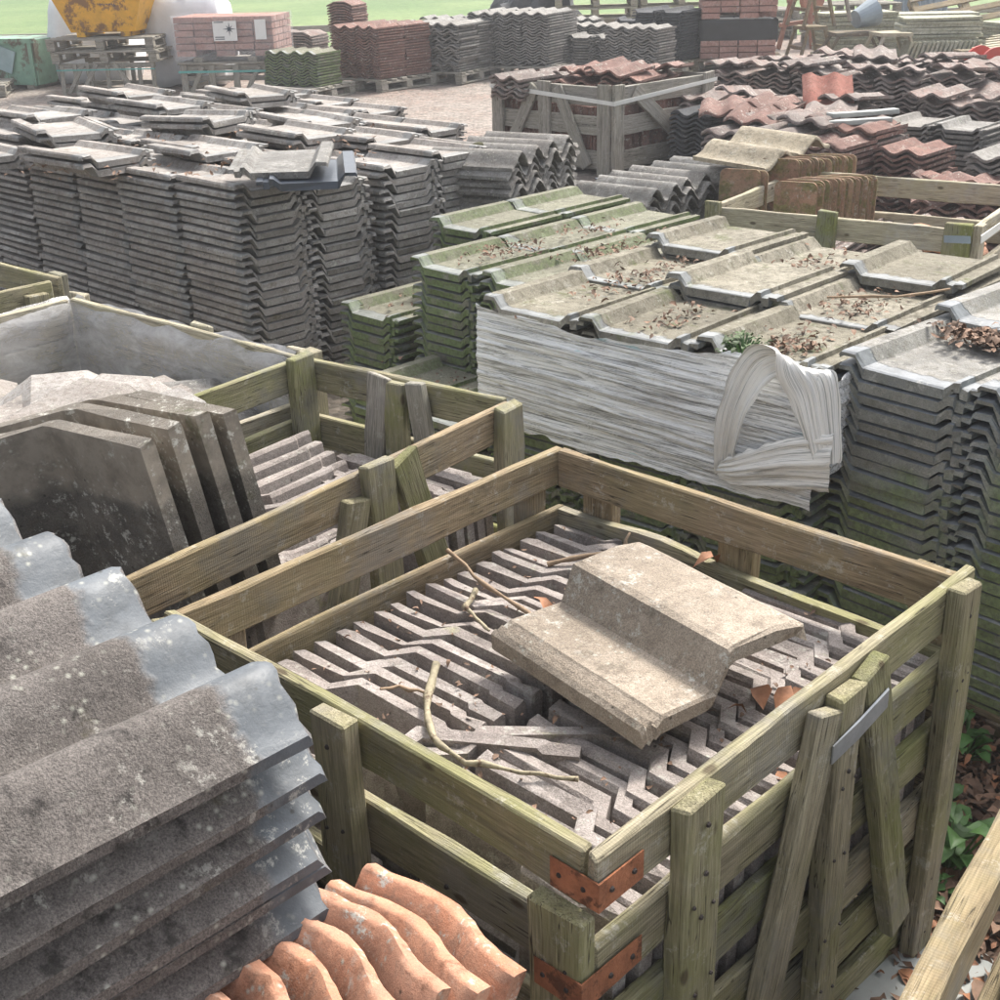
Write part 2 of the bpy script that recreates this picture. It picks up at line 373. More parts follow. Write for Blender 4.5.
def prof_s(Wd, n=13, amp=.042):
    out = []
    for i in range(n):
        u = i / (n - 1); out.append((-Wd / 2 + Wd * u, amp * (math.cos(u * 2 * math.pi * .92 - .5) * .5 + .5)))
    return out
def prof_cap(Wd, hgt):   # angular ridge / wide capping
    h = Wd / 2
    return [(-h, 0), (-h * .42, hgt), (h * .42, hgt), (h, 0)]
def under(prof, Tk):     # underside: the profile offset square to itself
    P = [Vector(p) for p in prof]; out = []
    for i, p in enumerate(P):
        d0 = (p - P[max(i - 1, 0)]); d1 = (P[min(i + 1, len(P) - 1)] - p)
        if d0.length < 1e-6: d0 = d1
        if d1.length < 1e-6: d1 = d0
        d0.normalize(); d1.normalize(); n0 = Vector((-d0.y, d0.x)); n1 = Vector((-d1.y, d1.x)); m_ = (n0 + n1).normalized()
        out.append(p - m_ * (Tk / max(.55, m_.dot(n0))))
    return out
def tile_geo(prof, Ln, Tk, seg=6, seed=0, chip=.0035, nose=.006, thin=1.0, square=False):
    r = random.Random(seed); n = len(prof); V = []; F = []
    ys = [-.5, -.5 + .02, *[-.5 + .02 + (.96) * i / (seg - 2) for i in range(1, seg - 1)], .5] if seg > 2 else [-.5, .5]
    m = len(ys)
    for j, y in enumerate(ys):
        for (x, z) in prof:
            e = (j in (0, m - 1)); dn = nose if j == 0 else 0
            V.append((x + r.uniform(-1, 1) * .0006, y * Ln + (r.uniform(-1, 1) * chip if e else 0), z - dn + r.uniform(-1, 1) * (.0012 if e else .0005)))
        for q, (x, z) in enumerate(under(prof, Tk) if square else prof):
            e = (j in (0, m - 1)); tk_ = 0 if square else Tk * (thin if q < 3 or q > n - 3 else 1)
            V.append((x, y * Ln + (r.uniform(-1, 1) * chip * .6 if e else 0), z - tk_ + r.uniform(-1, 1) * .001))
    for j in range(m - 1):
        a = j * 2 * n; b = (j + 1) * 2 * n
        for i in range(n - 1):
            F.append((a + i, a + i + 1, b + i + 1, b + i)); F.append((a + n + i + 1, a + n + i, b + n + i, b + n + i + 1))
        F.append((a + n, a, b, b + n)); F.append((a + n - 1, a + 2 * n - 1, b + 2 * n - 1, b + n - 1))
    for i in range(n - 1):
        F.append((i + 1, i, n + i, n + i + 1)); q = (m - 1) * 2 * n; F.append((q + i, q + i + 1, q + n + i + 1, q + n + i))
    return V, F
def tile_meshes(name, prof, Ln, Tk, k=4, seg=6, smooth=None, **kw):
    return [from_np(name, *tile_geo(prof, Ln, Tk, seg, 11 * i + 3, **kw), smooth=smooth) for i in range(k)]
TM = {}
TM['flat'] = tile_meshes('flat_tile', prof_flat(.38), .42, .027, nose=.003, thin=.5, k=6, seg=8, chip=.008)
TM['flat_s'] = tile_meshes('flat_tile_small', prof_flat(.345), .42, .027, nose=.003, thin=.5, k=6, seg=8, chip=.008)
TM['trough_l'] = tile_meshes('trough_tile', prof_trough(.43, -.09, -.06, .048), .40, .028, k=5, square=True, chip=.007)
TM['trough_r'] = tile_meshes('trough_tile', prof_trough(.41, .01, .04, .048), .40, .028, k=5, square=True, chip=.007)
TM['loose'] = tile_meshes('trough_tile', [(x_ * .92, z_) for x_, z_ in [(-.205, -.004), (-.195, .004), (-.19, -.003), (-.178, .004), (-.172, -.002), (-.16, .003), (-.155, .006), (-.05, .0), (-.035, .004), (.004, .066), (.02, .07), (.12, .066), (.175, .058), (.205, .04)]], .385, .03, k=1, seg=10, chip=.006)
TM['pile'] = tile_meshes('wave_tile', prof_wave(.375, 33, .066, .178, -.103, .85), .44, .015, k=4, smooth=50, chip=.006, nose=.006)
TM['roman'] = tile_meshes('wave_tile', prof_wave(.34, 17, .034, .17, .05), .42, .022, k=3, seg=4, smooth=50)
TM['pan'] = tile_meshes('pantile', prof_s(.28, 15, .06), .34, .022, k=4, seg=8, smooth=50, chip=.004)
TM['cap'] = tile_meshes('cap_tile', prof_cap(.44, .06), .44, .022, k=3, chip=.006)
TM['buff'] = tile_meshes('hip_tile', prof_wave(.36, 17, .065, .34, 0), .42, .02, k=2, smooth=60)
LOW = {'flat_s': tile_geo(prof_flat(.345), .42, .025, 2, 5, thin=.5), 'flat': tile_geo(prof_flat(.38), .42, .026, 2, 5, thin=.5),
       'roman': tile_geo(prof_wave(.34, 13, .034, .17, .05), .42, .022, 2, 5), 'cap': tile_geo(prof_cap(.36, .045), .40, .02, 2, 5), 'pan': tile_geo(prof_s(.27, 9), .34, .015, 2, 5),
       'pile': tile_geo(prof_wave(.375, 15, .066, .178, -.103, .85), .44, .02, 2, 5), 'plain': tile_geo([(-.083, 0), (0, .004), (.083, 0)], .265, .012, 2, 5)}
ORD = 'topmost second third fourth fifth sixth seventh eighth ninth tenth eleventh twelfth thirteenth fourteenth fifteenth sixteenth seventeenth eighteenth nineteenth twentieth twenty-first twenty-second twenty-third twenty-fourth twenty-fifth twenty-sixth twenty-seventh twenty-eighth'.split()
NTH = ['first'] + ORD[1:]
class Acc:
    def __init__(s): s.V = []; s.F = []; s.n = 0
    def add(s, geo, mtx):
        v = np.array(geo[0]); m = np.array(mtx)
        s.V.append(v @ m[:3, :3].T + m[:3, 3]); s.F += [tuple(i + s.n for i in f) for f in geo[1]]; s.n += len(v)
    def box(s, c, d, mtx=None):
        c = np.array(c); d = np.array(d) / 2
        v = [c + d * np.array((x, y, z)) for x in (-1, 1) for y in (-1, 1) for z in (-1, 1)]
        f = [(0, 1, 3, 2), (4, 6, 7, 5), (0, 4, 5, 1), (2, 3, 7, 6), (0, 2, 6, 4), (1, 5, 7, 3)]
        s.add((v, f), mtx if mtx is not None else Matrix.Identity(4))
    def mesh(s, name, smooth=None): return from_np(name, np.concatenate(s.V), s.F, smooth)

def jit(p=.006, r=.012, t=.0):
    return T(ru(-p, p), ru(-p, p), 0) @ Matrix.Rotation(ru(-r, r), 4, 'Z') @ Matrix.Rotation(ru(-t, t), 4, 'X') @ Matrix.Rotation(ru(-t, t), 4, 'Y')
KIND = {'flat': 'flat_tile', 'flat_s': 'flat_tile', 'trough_l': 'trough_tile', 'trough_r': 'trough_tile', 'pile': 'wave_tile', 'roman': 'wave_tile', 'pan': 'pantile', 'cap': 'capping_tile', 'slab': 'ridge_tile'}
def rtile(name, key, mat, mtx, label, group, cat='tile'):
    o = mk(KIND[key], rng.choice(TM[key]), mat, None, mtx); return tag(o, label, cat, group)
def column(origin, xd, yd, z0, n, pitch, key, mat, label=None, group=None, name='concrete_tile', acc=None, n_ind=None, p=.006, r=.012, lean=(0, 0)):
    """stack of n tiles, centre at origin; nose faces -yd; top n_ind are objects of their own, the rest go into acc"""
    xd, yd = Vector(xd).normalized(), Vector(yd).normalized()
    if n_ind is None: n_ind = n if acc is None else 0
    for i in range(n):
        z = z0 + i * pitch + ru(-.001, .001)
        m = frame(xd, yd, Z3, (origin[0] + lean[0] * i, origin[1] + lean[1] * i, z)) @ jit(p, r)
        if i >= n - n_ind: rtile(name, key, mat, m, label.format(ORD[n - 1 - i]) if label else label, group)
        else: acc.add(LOW[key], m)

# ------------------------------------------------------------------ ground and field
def sheet(name, mat, x0, x1, ys, dz, nx=60, amp=0):
    V, F = [], []
    xs = [x0 + (x1 - x0) * i / nx for i in range(nx + 1)]
    for y in ys:
        for x in xs: V.append((x, y, gz(y) + dz + amp * noise.noise(Vector((x * 1.3, y * 1.3, 0)))))
    n = nx + 1
    for j in range(len(ys) - 1):
        for i in range(nx): F.append((j * n + i, j * n + i + 1, j * n + n + i + 1, j * n + n + i))
    return struct(mk(name, from_np(name, V, F, 60), mat))
near_ys = [-4 + .25 * i for i in range(113)]
sheet('ground', 'ground', -14, 14, near_ys, 0, 100, .012)
sheet('ground', 'ground', -300, 300, [-40, -4, 3, 9, 18, 60, 200, 600], -.03, 30)
fy = [20.6 + 1.5 * i for i in range(20)] + [60, 90, 150, 250, 400, 600]
def field_sheet():
    V, F = [], []; nx = 80
    for j, y in enumerate(fy):
        for i in range(nx + 1):
            x = -200 + 400 * (i / nx); x = math.copysign(abs(x / 200) ** 1.8 * 200, x)
            yy = y + (.5 * noise.noise(Vector((x * .5, 0, 3))) if j == 0 else 0)
            V.append((x, yy, .384 + .012 * max(0, y - 24) + .03 * noise.noise(Vector((x * .4, y * .4, 1)))))
    n = nx + 1
    for j in range(len(fy) - 1):
        for i in range(nx): F.append((j * n + i, j * n + i + 1, j * n + n + i + 1, j * n + n + i))
    struct(mk('field', from_np('field', V, F, 60), 'field'))
field_sheet()

HID = {k: Acc() for k in ('conc_grey', 'conc_moss', 'conc_block', 'conc_pile', 'conc_purple', 'clay_mix', 'conc_wrap')}   # tiles beyond the countable ones

# ------------------------------------------------------------------ slatted crates
def crate_side(parent, p0, p1, out, zs, rw, rt_, mat, posts=(), post_w=.075, post_t=.03, post_top=.8, post_mat=None, post_bot=.01, skip=()):
    """horizontal rails from p0 to p1 (local xy), posts nailed outside at the fractions given"""
    p0, p1, out = Vector((*p0, 0)), Vector((*p1, 0)), Vector((*out, 0)); d = p1 - p0
    for k, z in enumerate(zs):
        if k in skip: continue
        e = ru(-.006, .006)
        board('rail', parent, p0 + Z3 * (z + e), p1 + Z3 * (z - e + ru(-.004, .004)), Z3, rw * ru(.96, 1.04), rt_, mat if isinstance(mat, str) else rng.choice(mat))
    for (u, pw) in posts:
        q = p0 + d * u + out * (rt_ / 2 + post_t / 2 + .0015)
        board('post', parent, q + Z3 * post_bot, q + Z3 * (post_top + ru(-.008, .004)), d, pw, post_t, post_mat or mat)
def nail_head(parent, p, nrm, r=.0045):
    bm = bmesh.new(); bmesh.ops.create_cone(bm, cap_ends=True, segments=7, radius1=r, radius2=r * .7, depth=.003)
    me = bpy.data.meshes.new('nail'); bm.to_mesh(me); bm.free()
    q = Vector(nrm).to_track_quat('Z', 'Y').to_matrix().to_4x4(); return mk('nail', me, 'nail', parent, T(*p) @ q)
def strap(parent, pts, nrm_out, W, mat, name='strap'):
    """thin folded metal strap through pts; wide direction vertical"""
    V, F = [], []
    for i, p in enumerate(pts):
        p = Vector(p); o = Vector(nrm_out[i]) * .0025
        for q in (p - Z3 * W / 2, p + Z3 * W / 2, p + Z3 * W / 2 + o, p - Z3 * W / 2 + o): V.append(q + Vector((0, 0, ru(-.002, .002))))
    for i in range(len(pts) - 1):
        for k in range(4): F.append((4 * i + k, 4 * i + (k + 1) % 4, 4 * i + 4 + (k + 1) % 4, 4 * i + 4 + k))
    F.append((0, 1, 2, 3)); F.append(tuple(4 * (len(pts) - 1) + k for k in (3, 2, 1, 0)))
    return mk(name, from_np(name, V, F), mat, parent)

YC = -.77; CX, CY = .1175, 1.943
c1 = thing('wooden_crate', 'slatted timber crate of zigzag tiles with rusty corner straps', 'crate', (CX, CY, 0), YC)
HA, HB = .476, .505
ZS = [.777, .637, .497, .357, .217, .077]
RT = .022
# front-right side (+x), front-left side (-y), back-left (-x), back-right (+y)
crate_side(c1, (HA - .011, -HB), (HA - .011, HB + .03), (1, 0), ZS, .086, RT, ['wood_green', 'wood_mossy', 'wood_green'], ())
for (y, pw, top, bot, lean) in ((-.318, .085, .82, .01, .0), (.062, .072, .80, .01, .01), (.455, .072, .826, .01, -.015)):
    board('post', c1, (HA + .0165, y + lean, bot), (HA + .0165, y, top), (0, 1, 0), pw, .032, 'wood_green')
board('brace', c1, (HA + .018, -.19, .06), (HA + .018, .0, .795), (0, 1, 0), .068, .028, 'wood_green')
board('brace', c1, (HA + .018, .335, .17), (HA + .018, .13, .81), (0, 1, 0), .07, .028, 'wood_mossy')
board('base_bearer', c1, (HA - .05, -HB + .02, .03), (HA - .05, HB - .02, .03), (0, 1, 0), .08, .055, 'wood_dark')
strap(c1, [(HA + .034, .0, .722), (HA + .034, .08, .73), (HA + .034, .165, .745)], [(1, 0, 0)] * 3, .033, 'zinc', 'metal_strap')
crate_side(c1, (-HA, -HB + .011), (HA - .024, -HB + .011), (0, -1), ZS, .086, RT, 'wood_green', ())
board('post', c1, (.0, -HB - .017, .01), (-.005, -HB - .017, .83), (1, 0, 0), .08, .032, 'wood_green')
board('post', c1, (HA - .045, -HB - .017, .01), (HA - .045, -HB - .017, .735), (1, 0, 0), .09, .032, 'wood_green')
board('post', c1, (-HA + .05, -HB - .017, .01), (-HA + .05, -HB - .017, .82), (1, 0, 0), .08, .032, 'wood_green')
for z in (.765, .625):
    strap(c1, [(HA - .075, -HB - .002 - (.033 if z < .7 else 0), z), (HA + .003, -HB - .002 - (.033 if z < .7 else 0), z), (HA + .003, -HB + .085, z)], [(0, -1, 0), (1, -1, 0), (1, 0, 0)], .044, 'rust', 'rusty_strap')
crate_side(c1, (-HA + .011, -HB), (-HA + .011, HB), (-1, 0), ZS, .086, RT, ['wood_brown'], ((.12, .08), (.93, .08)), post_top=.80, post_mat='wood_brown')
crate_side(c1, (-HA + .024, HB - .011), (HA, HB - .011), (0, 1), ZS[:1] + ZS[2:], .088, RT, 'wood_brown', ((.10, .085), (.485, .085), (.93, .085)), post_top=.80, post_mat='wood_brown')
# the bowed second board of the far side
def bowed_board(parent, p0, p1, W, Tk, mat):
    V, F = [], []; p0, p1 = Vector(p0), Vector(p1); n = 16
    for i in range(n + 1):
        u = i / n; q = p0.lerp(p1, u); top = W / 2 + (.016 * math.exp(-((u - .3) / .13) ** 2) - .02 * u)
        for (dy, dz) in ((-Tk / 2, -W / 2), (Tk / 2, -W / 2), (Tk / 2, top), (-Tk / 2, top)): V.append((q.x, q.y + dy + ru(-.001, .001), q.z + dz))
    for i in range(n):
        for k in range(4): F.append((4 * i + k, 4 * i + (k + 1) % 4, 4 * i + 4 + (k + 1) % 4, 4 * i + 4 + k))
    F.append((3, 2, 1, 0)); F.append(tuple(4 * n + k for k in range(4)))
    return mk('rail', from_np('rail', V, F), mat, parent)
bowed_board(c1, (-HA + .026, HB - .014, .637), (HA - .026, HB - .014, .637), .09, .022, 'wood_green')
for (x, y, z, nr) in ((HA + .034, -.318, .7, (1, 0, 0)), (HA + .034, -.325, .63, (1, 0, 0)), (HA + .034, -.318, .78, (1, 0, 0)), (HA + .034, .062, .66, (1, 0, 0)), (HA + .034, .45, .77, (1, 0, 0)), (HA + .034, .455, .64, (1, 0, 0)), (-.005, -HB - .034, .78, (0, -1, 0)), (.2, -HB - .001, .62, (0, -1, 0)), (-.30, HB - .023, .775, (0, -1, 0)), (.06, HB - .023, .78, (0, -1, 0))):
    nail_head(c1, (x, y, z), nr)
for y_ in (-.318, .062, .455):
    for z_ in ZS[1:]:
        for d_ in (-.018, .02): nail_head(c1, (HA + .0335, y_ + d_ + ru(-.006, .006), z_ + ru(-.02, .02)), (1, 0, 0), .0035)
for x_ in (-.005, HA - .045):
    for z_ in ZS[1:]:
        for d_ in (-.018, .02): nail_head(c1, (x_ + d_, -HB - .0345, z_ + ru(-.02, .02)), (0, -1, 0), .0035)
for (z_, yo) in ((.765, -.004), (.625, -.037)):
    for x_ in (HA - .06, HA - .02): nail_head(c1, (x_, -HB + yo - .001, z_), (0, -1, 0), .0045)
    for y_ in (-HB + .02, -HB + .065): nail_head(c1, (HA + .007, y_, z_), (1, 0, 0), .0045)
for k in range(7): board('floor_board', c1, (-HA + .03, -HB + .08 + k * .14, .08), (HA - .03, -HB + .08 + k * .14, .08), (0, 1, 0), .1, .02, 'wood_dark', 1)

C1M = T(CX, CY, 0) @ rotz(YC)
def stand(xd, depth, pos):     # a tile on its end: width along xd, profile height along depth, tile length vertical (nose up)
    xd, depth = Vector(xd), Vector(depth); yd = -Z3
    return frame(xd, yd, depth, pos)
lab_l = 'mauve concrete tile on end among the close row under the twigs, against the brown boards'
lab_r = 'mauve concrete tile on end in the row beneath the big loose tile'
y = -.30; k = 0
while y < .47:                                    # back-left row
    m = C1M @ stand((1, 0, 0), (0, 1, 0), (-.222 + ru(-.006, .006), y, .455 + ru(-.006, .006))) @ Matrix.Rotation(ru(-.015, .015) - .04, 4, 'X') @ Matrix.Rotation(ru(-.015, .015), 4, 'Y')
    rtile('concrete_tile', 'trough_l', 'conc_purple', m, '%s mauve tile on end in the twig-strewn crate row, counting from the front slats' % NTH[k], 'tiles on end in the back row of the strapped crate'); y += ru(.046, .049); k += 1
y = -.40; k = 0
while y < .46:                                    # front-right row
    m = C1M @ stand((1, 0, 0), (0, -1, 0), (.248 + ru(-.007, .007), y, .455 + ru(-.008, .006))) @ Matrix.Rotation(ru(-.015, .015) + .05, 4, 'X') @ Matrix.Rotation(ru(-.015, .015), 4, 'Y')
    rtile('concrete_tile', 'trough_r', 'conc_purple', m, '%s mauve tile on end in the row beneath the loose tile, from the rusty straps' % NTH[k], 'tiles on end in the front row of the strapped crate'); k += 1; y += ru(.046, .050)
# lower layer, seen through the slats
for row, key, dep in ((-.222, 'trough_l', (0, 1, 0)), (.248, 'trough_r', (0, -1, 0))):
    y = -.46
    while y < .47:
        front = y < -.26
        m = C1M @ stand((1, 0, 0), dep, (row + ru(-.012, .012), y, .295 - (.0 if not front else .0) + ru(-.02, .01))) @ Matrix.Rotation(ru(-.04, .04), 4, 'X')
        if not front: m = T(0, 0, -.26 + .22) @ m
        if front: rtile('concrete_tile', key, 'conc_purple', m, 'mauve concrete tile standing in the lower layer behind the front slats', 'lower tiles of the strapped crate')
        y += ru(.04, .05)
# leaning pieces in the gap between the rows
for (x, y, rz_, rx, z) in ((-.02, -.28, .55, .35, .46), (.05, -.20, .72, .3, .455), (-.10, -.36, .2, .45, .42)):
    m = C1M @ T(x, y, z) @ rotz(rz_) @ Matrix.Rotation(-math.pi / 2 + rx * .4, 4, 'X')
    rtile('concrete_tile', 'trough_l', 'conc_purple', m, 'mauve tile leaning askew in the gap between the two crate rows', 'askew tiles in the strapped crate')
# the loose tile on top
lx = Vector((.80, .60, .0)).normalized(); ly = Vector((-.49, .87, .0)); ly = (ly - lx * ly.dot(lx)).normalized(); lz = lx.cross(ly)
lm = frame(lx, ly, lz, (.245, 1.925, .735)) @ Matrix.Rotation(.02, 4, 'X') @ Matrix.Rotation(-.03, 4, 'Y')
o = mk('trough_tile', TM['loose'][0], 'conc_sand', None, lm); tag(o, 'single sandy buff concrete tile lying loose across the crate of zigzag tiles', 'tile')

# ------------------------------------------------------------------ second crate, behind the first
Y2 = -.66; X2, YY2 = -.603, 2.77
c2 = thing('wooden_crate', 'mossy slatted crate with split braces, tall slabs leaning in one end', 'crate', (X2, YY2, gz(YY2)), Y2)
a2, b2 = .35, .575
crate_side(c2, (a2, -b2 - .06), (a2, b2), (1, 0), [.75, .40, .22], .088, .022, 'wood_brown', (), post_top=.8)
for (y, lean, top, mat) in ((b2 - .035, .0, .80, 'wood_green'), (.06, .02, .815, 'wood_green')):
    board('post', c2, (a2 + .028, y + lean, .01), (a2 + .028, y, top), (0, 1, 0), .085, .032, mat)
board('brace', c2, (a2 + .03, -.22, .05), (a2 + .03, -.01, .75), (0, 1, 0), .075, .028, 'wood_green')
board('brace', c2, (a2 + .03, .36, .12), (a2 + .03, .14, .80), (0, 1, 0), .085, .028, 'wood_mossy')
board('post', c2, (a2 + .03, -.47, .0), (a2 + .03, -.47, .62), (0, 1, 0), .09, .03, 'wood_green')
crate_side(c2, (-a2, b2), (a2 - .013, b2), (0, 1), [.75, .58, .40, .22], .088, .022, ['wood_green', 'wood_mossy'], (), post_top=.8)
board('post', c2, (.0, b2 - .03, .15), (.0, b2 - .03, .79), (1, 0, 0), .07, .03, 'wood_mossy')
board('brace', c2, (-.13, b2 - .031, .2), (-.05, b2 - .031, .80), (1, 0, 0), .07, .026, 'wood_grey')
board('brace', c2, (.14, b2 - .031, .25), (.075, b2 - .031, .80), (1, 0, 0), .06, .026, 'wood_grey')
crate_side(c2, (-a2, -b2), (-a2, b2 - .02), (-1, 0), [.75, .58, .40, .22], .088, .022, ['wood_mossy'], (), post_top=.8)
board('post', c2, (-a2 + .028, b2 - .055, .01), (-a2 + .028, b2 - .055, .815), (0, 1, 0), .085, .032, 'wood_mossy')
board('post', c2, (-a2 - .02, b2 + .03, .01), (-a2 - .02, b2 + .03, .80), (0, 1, 0), .06, .05, 'wood_green')
C2M = T(X2, YY2, gz(YY2)) @ rotz(Y2)
for i in range(5):
    m = C2M @ stand((0, 1, 0), (1, 0, 0), (-.2 + i * .055, .2 - i * .012, .45 - .012 * i)) @ Matrix.Rotation(.18, 4, 'X')
    rtile('concrete_tile', 'trough_l', 'conc_purple', m, NTH[i] + ' mauve tile standing proud in the mossy crate, counting away from the lined box', 'proud tiles in the mossy crate')
for i in range(13):
    m = C2M @ stand((0, 1, 0), (1, 0, 0), (-.28 + i * .048, ru(-.01, .01) - .02, .33 + ru(-.01, .01))) @ Matrix.Rotation(.12, 4, 'X')
    rtile('concrete_tile', 'trough_r', 'conc_purple', m, NTH[i] + ' mauve tile of the low even row in the mossy crate, from the lined box', 'low tiles in the mossy crate')
for i in range(5):
    m = C2M @ stand((1, 0, 0), (0, 1, 0), (.12 + ru(-.01, .01), .32 + i * .045, .40 + ru(-.01, .01))) @ Matrix.Rotation(.1, 4, 'X')
    rtile('concrete_tile', 'trough_l', 'conc_purple', m, NTH[i] + ' mauve tile on end by the tall post of the mossy crate, counting towards it', 'corner tiles in the mossy crate')
# tall slabs leaning together
sx = Vector((.99, -.14, 0)).normalized(); sb = Vector((.14, .99, 0)).normalized()
TM['slab'] = tile_meshes('ridge_tile', [(-.28, -.12), (-.14, -.06), (-.03, -.006), (0, 0), (.03, -.008), (.15, -.085), (.30, -.18)], .47, .034, k=4, square=True, chip=.007)
for i, (dx, dy, dz, rr) in enumerate(((0, 0, 0, .0), (.025, .075, .015, .008), (.065, .128, .015, -.006), (.10, .178, .01, .008))):
    p = Vector((-.885, 2.50, 0)) + sx * dx + sb * dy
    m = frame(sx, -Z3, sb, (p.x, p.y, .73 + dz)) @ Matrix.Rotation(-.15 + rr, 4, 'Z') @ Matrix.Rotation(.06 + rr, 4, 'X')
    o = rtile('ridge_tile', 'slab', 'conc_slab', m, ('dark stained angular ridge tile with a broad open face, standing in the mossy crate', 'angular ridge tile nested directly behind the broad-faced ridge tile', 'angular ridge tile nested third in the standing group', 'angular ridge tile at the mossy rail end of the standing group')[i], 'angular ridge tiles standing in the mossy crate')
# support under the slabs
for i in range(7):
    m = C2M @ stand((1, 0, 0), (0, 1, 0), (-.05, -.52 + i * .05, .30)) @ Matrix.Rotation(.1, 4, 'X'); HID['conc_purple'].add(LOW['cap'], m)
# brown pieces stacked behind the slabs
for i, (x, y, z, rz_, rx) in enumerate(((-1.14, 2.78, .80, .3, .02), (-1.04, 2.90, .815, .9, .05), (-.93, 2.80, .83, .4, .08), (-1.2, 2.62, .76, .5, .1), (-.84, 2.72, .83, -.3, .05), (-1.3, 2.9, .76, .1, .0), (-.98, 2.7, .86, .2, .04))):
    m = T(x, y, z) @ rotz(rz_ - .6) @ Matrix.Rotation(rx, 4, 'X') @ Matrix.Scale(.72, 4, (1, 0, 0)) @ Matrix.Scale(.8, 4, (0, 1, 0))
    rtile('t', 'cap', 'conc_block', m, 'brown capping tile thrown down flat behind the standing ridge tiles', 'capping tiles behind the ridge tiles')

# ------------------------------------------------------------------ plastic-lined box and the crate beyond it
YB = -.707; bx, by = -1.36, 3.45
cb = thing('lined_box', 'wooden box lined with torn clear plastic sheet, holding broken tiles', 'crate', (bx, by, gz(by)), YB)
for (p0, p1) in (((-.56, .56), (.57, .56)), ((-.56, -.56), (-.56, .54))):
    for z in (.69, .56, .43, .30, .17): board('side_board', cb, (*p0, z), (*p1, z), Z3, .127, .02, 'wood_pale')
for z in (.62, .49, .36): board('side_board', cb, (.57, -.56, z - .06), (.57, .53, z - .06), Z3, .127, .02, 'wood_pale')
for (x, y) in ((-.56, .585), (.1, .585), (.55, .585)): board('post', cb, (x, y, .01), (x, y, .765), (1, 0, 0), .09, .024, 'wood_pale')
def liner(parent, p0, p1, nin, z0, z1, seed):
    V, F = [], []; nx, nz = 40, 12; p0, p1, nin = Vector((*p0, 0)), Vector((*p1, 0)), Vector((*nin, 0))
    for j in range(nz + 1):
        for i in range(nx + 1):
            u, v = i / nx, j / nz; q = p0.lerp(p1, u); wv = noise.noise(Vector((u * 6 + seed, v * 4, seed))) * .018 + noise.noise(Vector((u * 22, v * 9, seed))) * .007
            top = z1 + .02 * noise.noise(Vector((u * 9, seed, 2)))
            q = q + nin * (.02 + abs(wv)); z = z0 + (top - z0) * v
            if j == nz: q = q - nin * .05; z += .006
            V.append((q.x, q.y, z))
    for j in range(nz):
        for i in range(nx): F.append((j * (nx + 1) + i, j * (nx + 1) + i + 1, (j + 1) * (nx + 1) + i + 1, (j + 1) * (nx + 1) + i))
    return mk('plastic_liner', from_np('liner', V, F, 180), 'liner', parent)
liner(cb, (-.55, .55), (.55, .55), (0, -1), .35, .752, 1.3); liner(cb, (-.55, -.5), (-.55, .55), (1, 0), .35, .752, 4.1)
BM = T(bx, by, gz(by)) @ rotz(YB)
for i, (x, y, z, rz_, rx, key, mat) in enumerate(((-.12, .18, .54, .35, -.10, 'cap', 'conc_block'), (.12, .22, .56, -.2, .06, 'cap', 'conc_block'), (.2, .0, .58, .5, .1, 'trough_l', 'conc_purple'), (-.3, -.05, .55, 1.2, .08, 'cap', 'conc_block'), (.33, .3, .55, .9, .12, 'cap', 'conc_far'), (.3, -.25, .60, .2, -.1, 'cap', 'conc_purple'))):
    m = BM @ T(x, y, z) @ rotz(rz_) @ Matrix.Rotation(rx, 4, 'X')
    rtile('concrete_tile', key, mat, m, 'dusty grey brown tile lying loose inside the plastic-lined box', 'loose tiles in the lined box')
for i in range(9):
    HID['conc_purple'].add(LOW['cap'], BM @ T(ru(-.3, .3), ru(-.3, .3), .1 + .045 * i) @ rotz(ru(0, 3)))
cc = thing('wooden_crate', 'pale slatted crate corner between the lined box and the grey tile block', 'crate', (-2.2, 4.3, gz(4.25) - .005), -.72)
crate_side(cc, (-.5, .5), (.5, .5), (0, 1), [.72, .56, .40], .09, .022, 'wood_green', ((.95, .08),), post_top=.765)
crate_side(cc, (.5, -.5), (.5, .47), (1, 0), [.72, .56, .40], .09, .022, 'wood_green', ((.92, .08),), post_top=.74)
crate_side(cc, (-.5, -.5), (-.5, .47), (-1, 0), [.72, .56], .09, .022, 'wood_pale', ())

# ------------------------------------------------------------------ foreground pile of dark wavy tiles
fa, fb = ax(-.77)
zt = .995; heights = []
z = zt
for st in (.062, .055, .06, .022, .058, .052, .06, .024, .055, .055, .05, .055): heights.append(z); z -= st
for k in range(3):
    base = Vector((-.516, 1.251, 0)) - fa * (.338 * k)
    for i, zz in enumerate(heights):
        if i > (11 if k == 0 else 3): continue
        m = frame(-fa, -fb, Z3, (base.x, base.y, zz + (0, .012, .02)[k])) @ T(ru(-.006, .006), ru(-.012, .008), 0) @ rotz(ru(-.02, .02)) @ Matrix.Rotation(ru(-.012, .012), 4, 'X')
        rtile('concrete_tile', 'pile', 'conc_pile', m, '%s dark wavy tile down in the pile beside the strapped crate, %s column' % (ORD[i], ('the column nearest the pantiles', 'middle', 'third')[k] if k else 'pantile-side'), 'dark wavy tiles piled by the strapped crate')
    zz = (heights[11] if k == 0 else heights[3]) - .05
    while zz > .14: HID['conc_pile'].add(LOW['pile'], frame(-fa, -fb, Z3, (base.x, base.y, zz)) @ jit()); zz -= .05

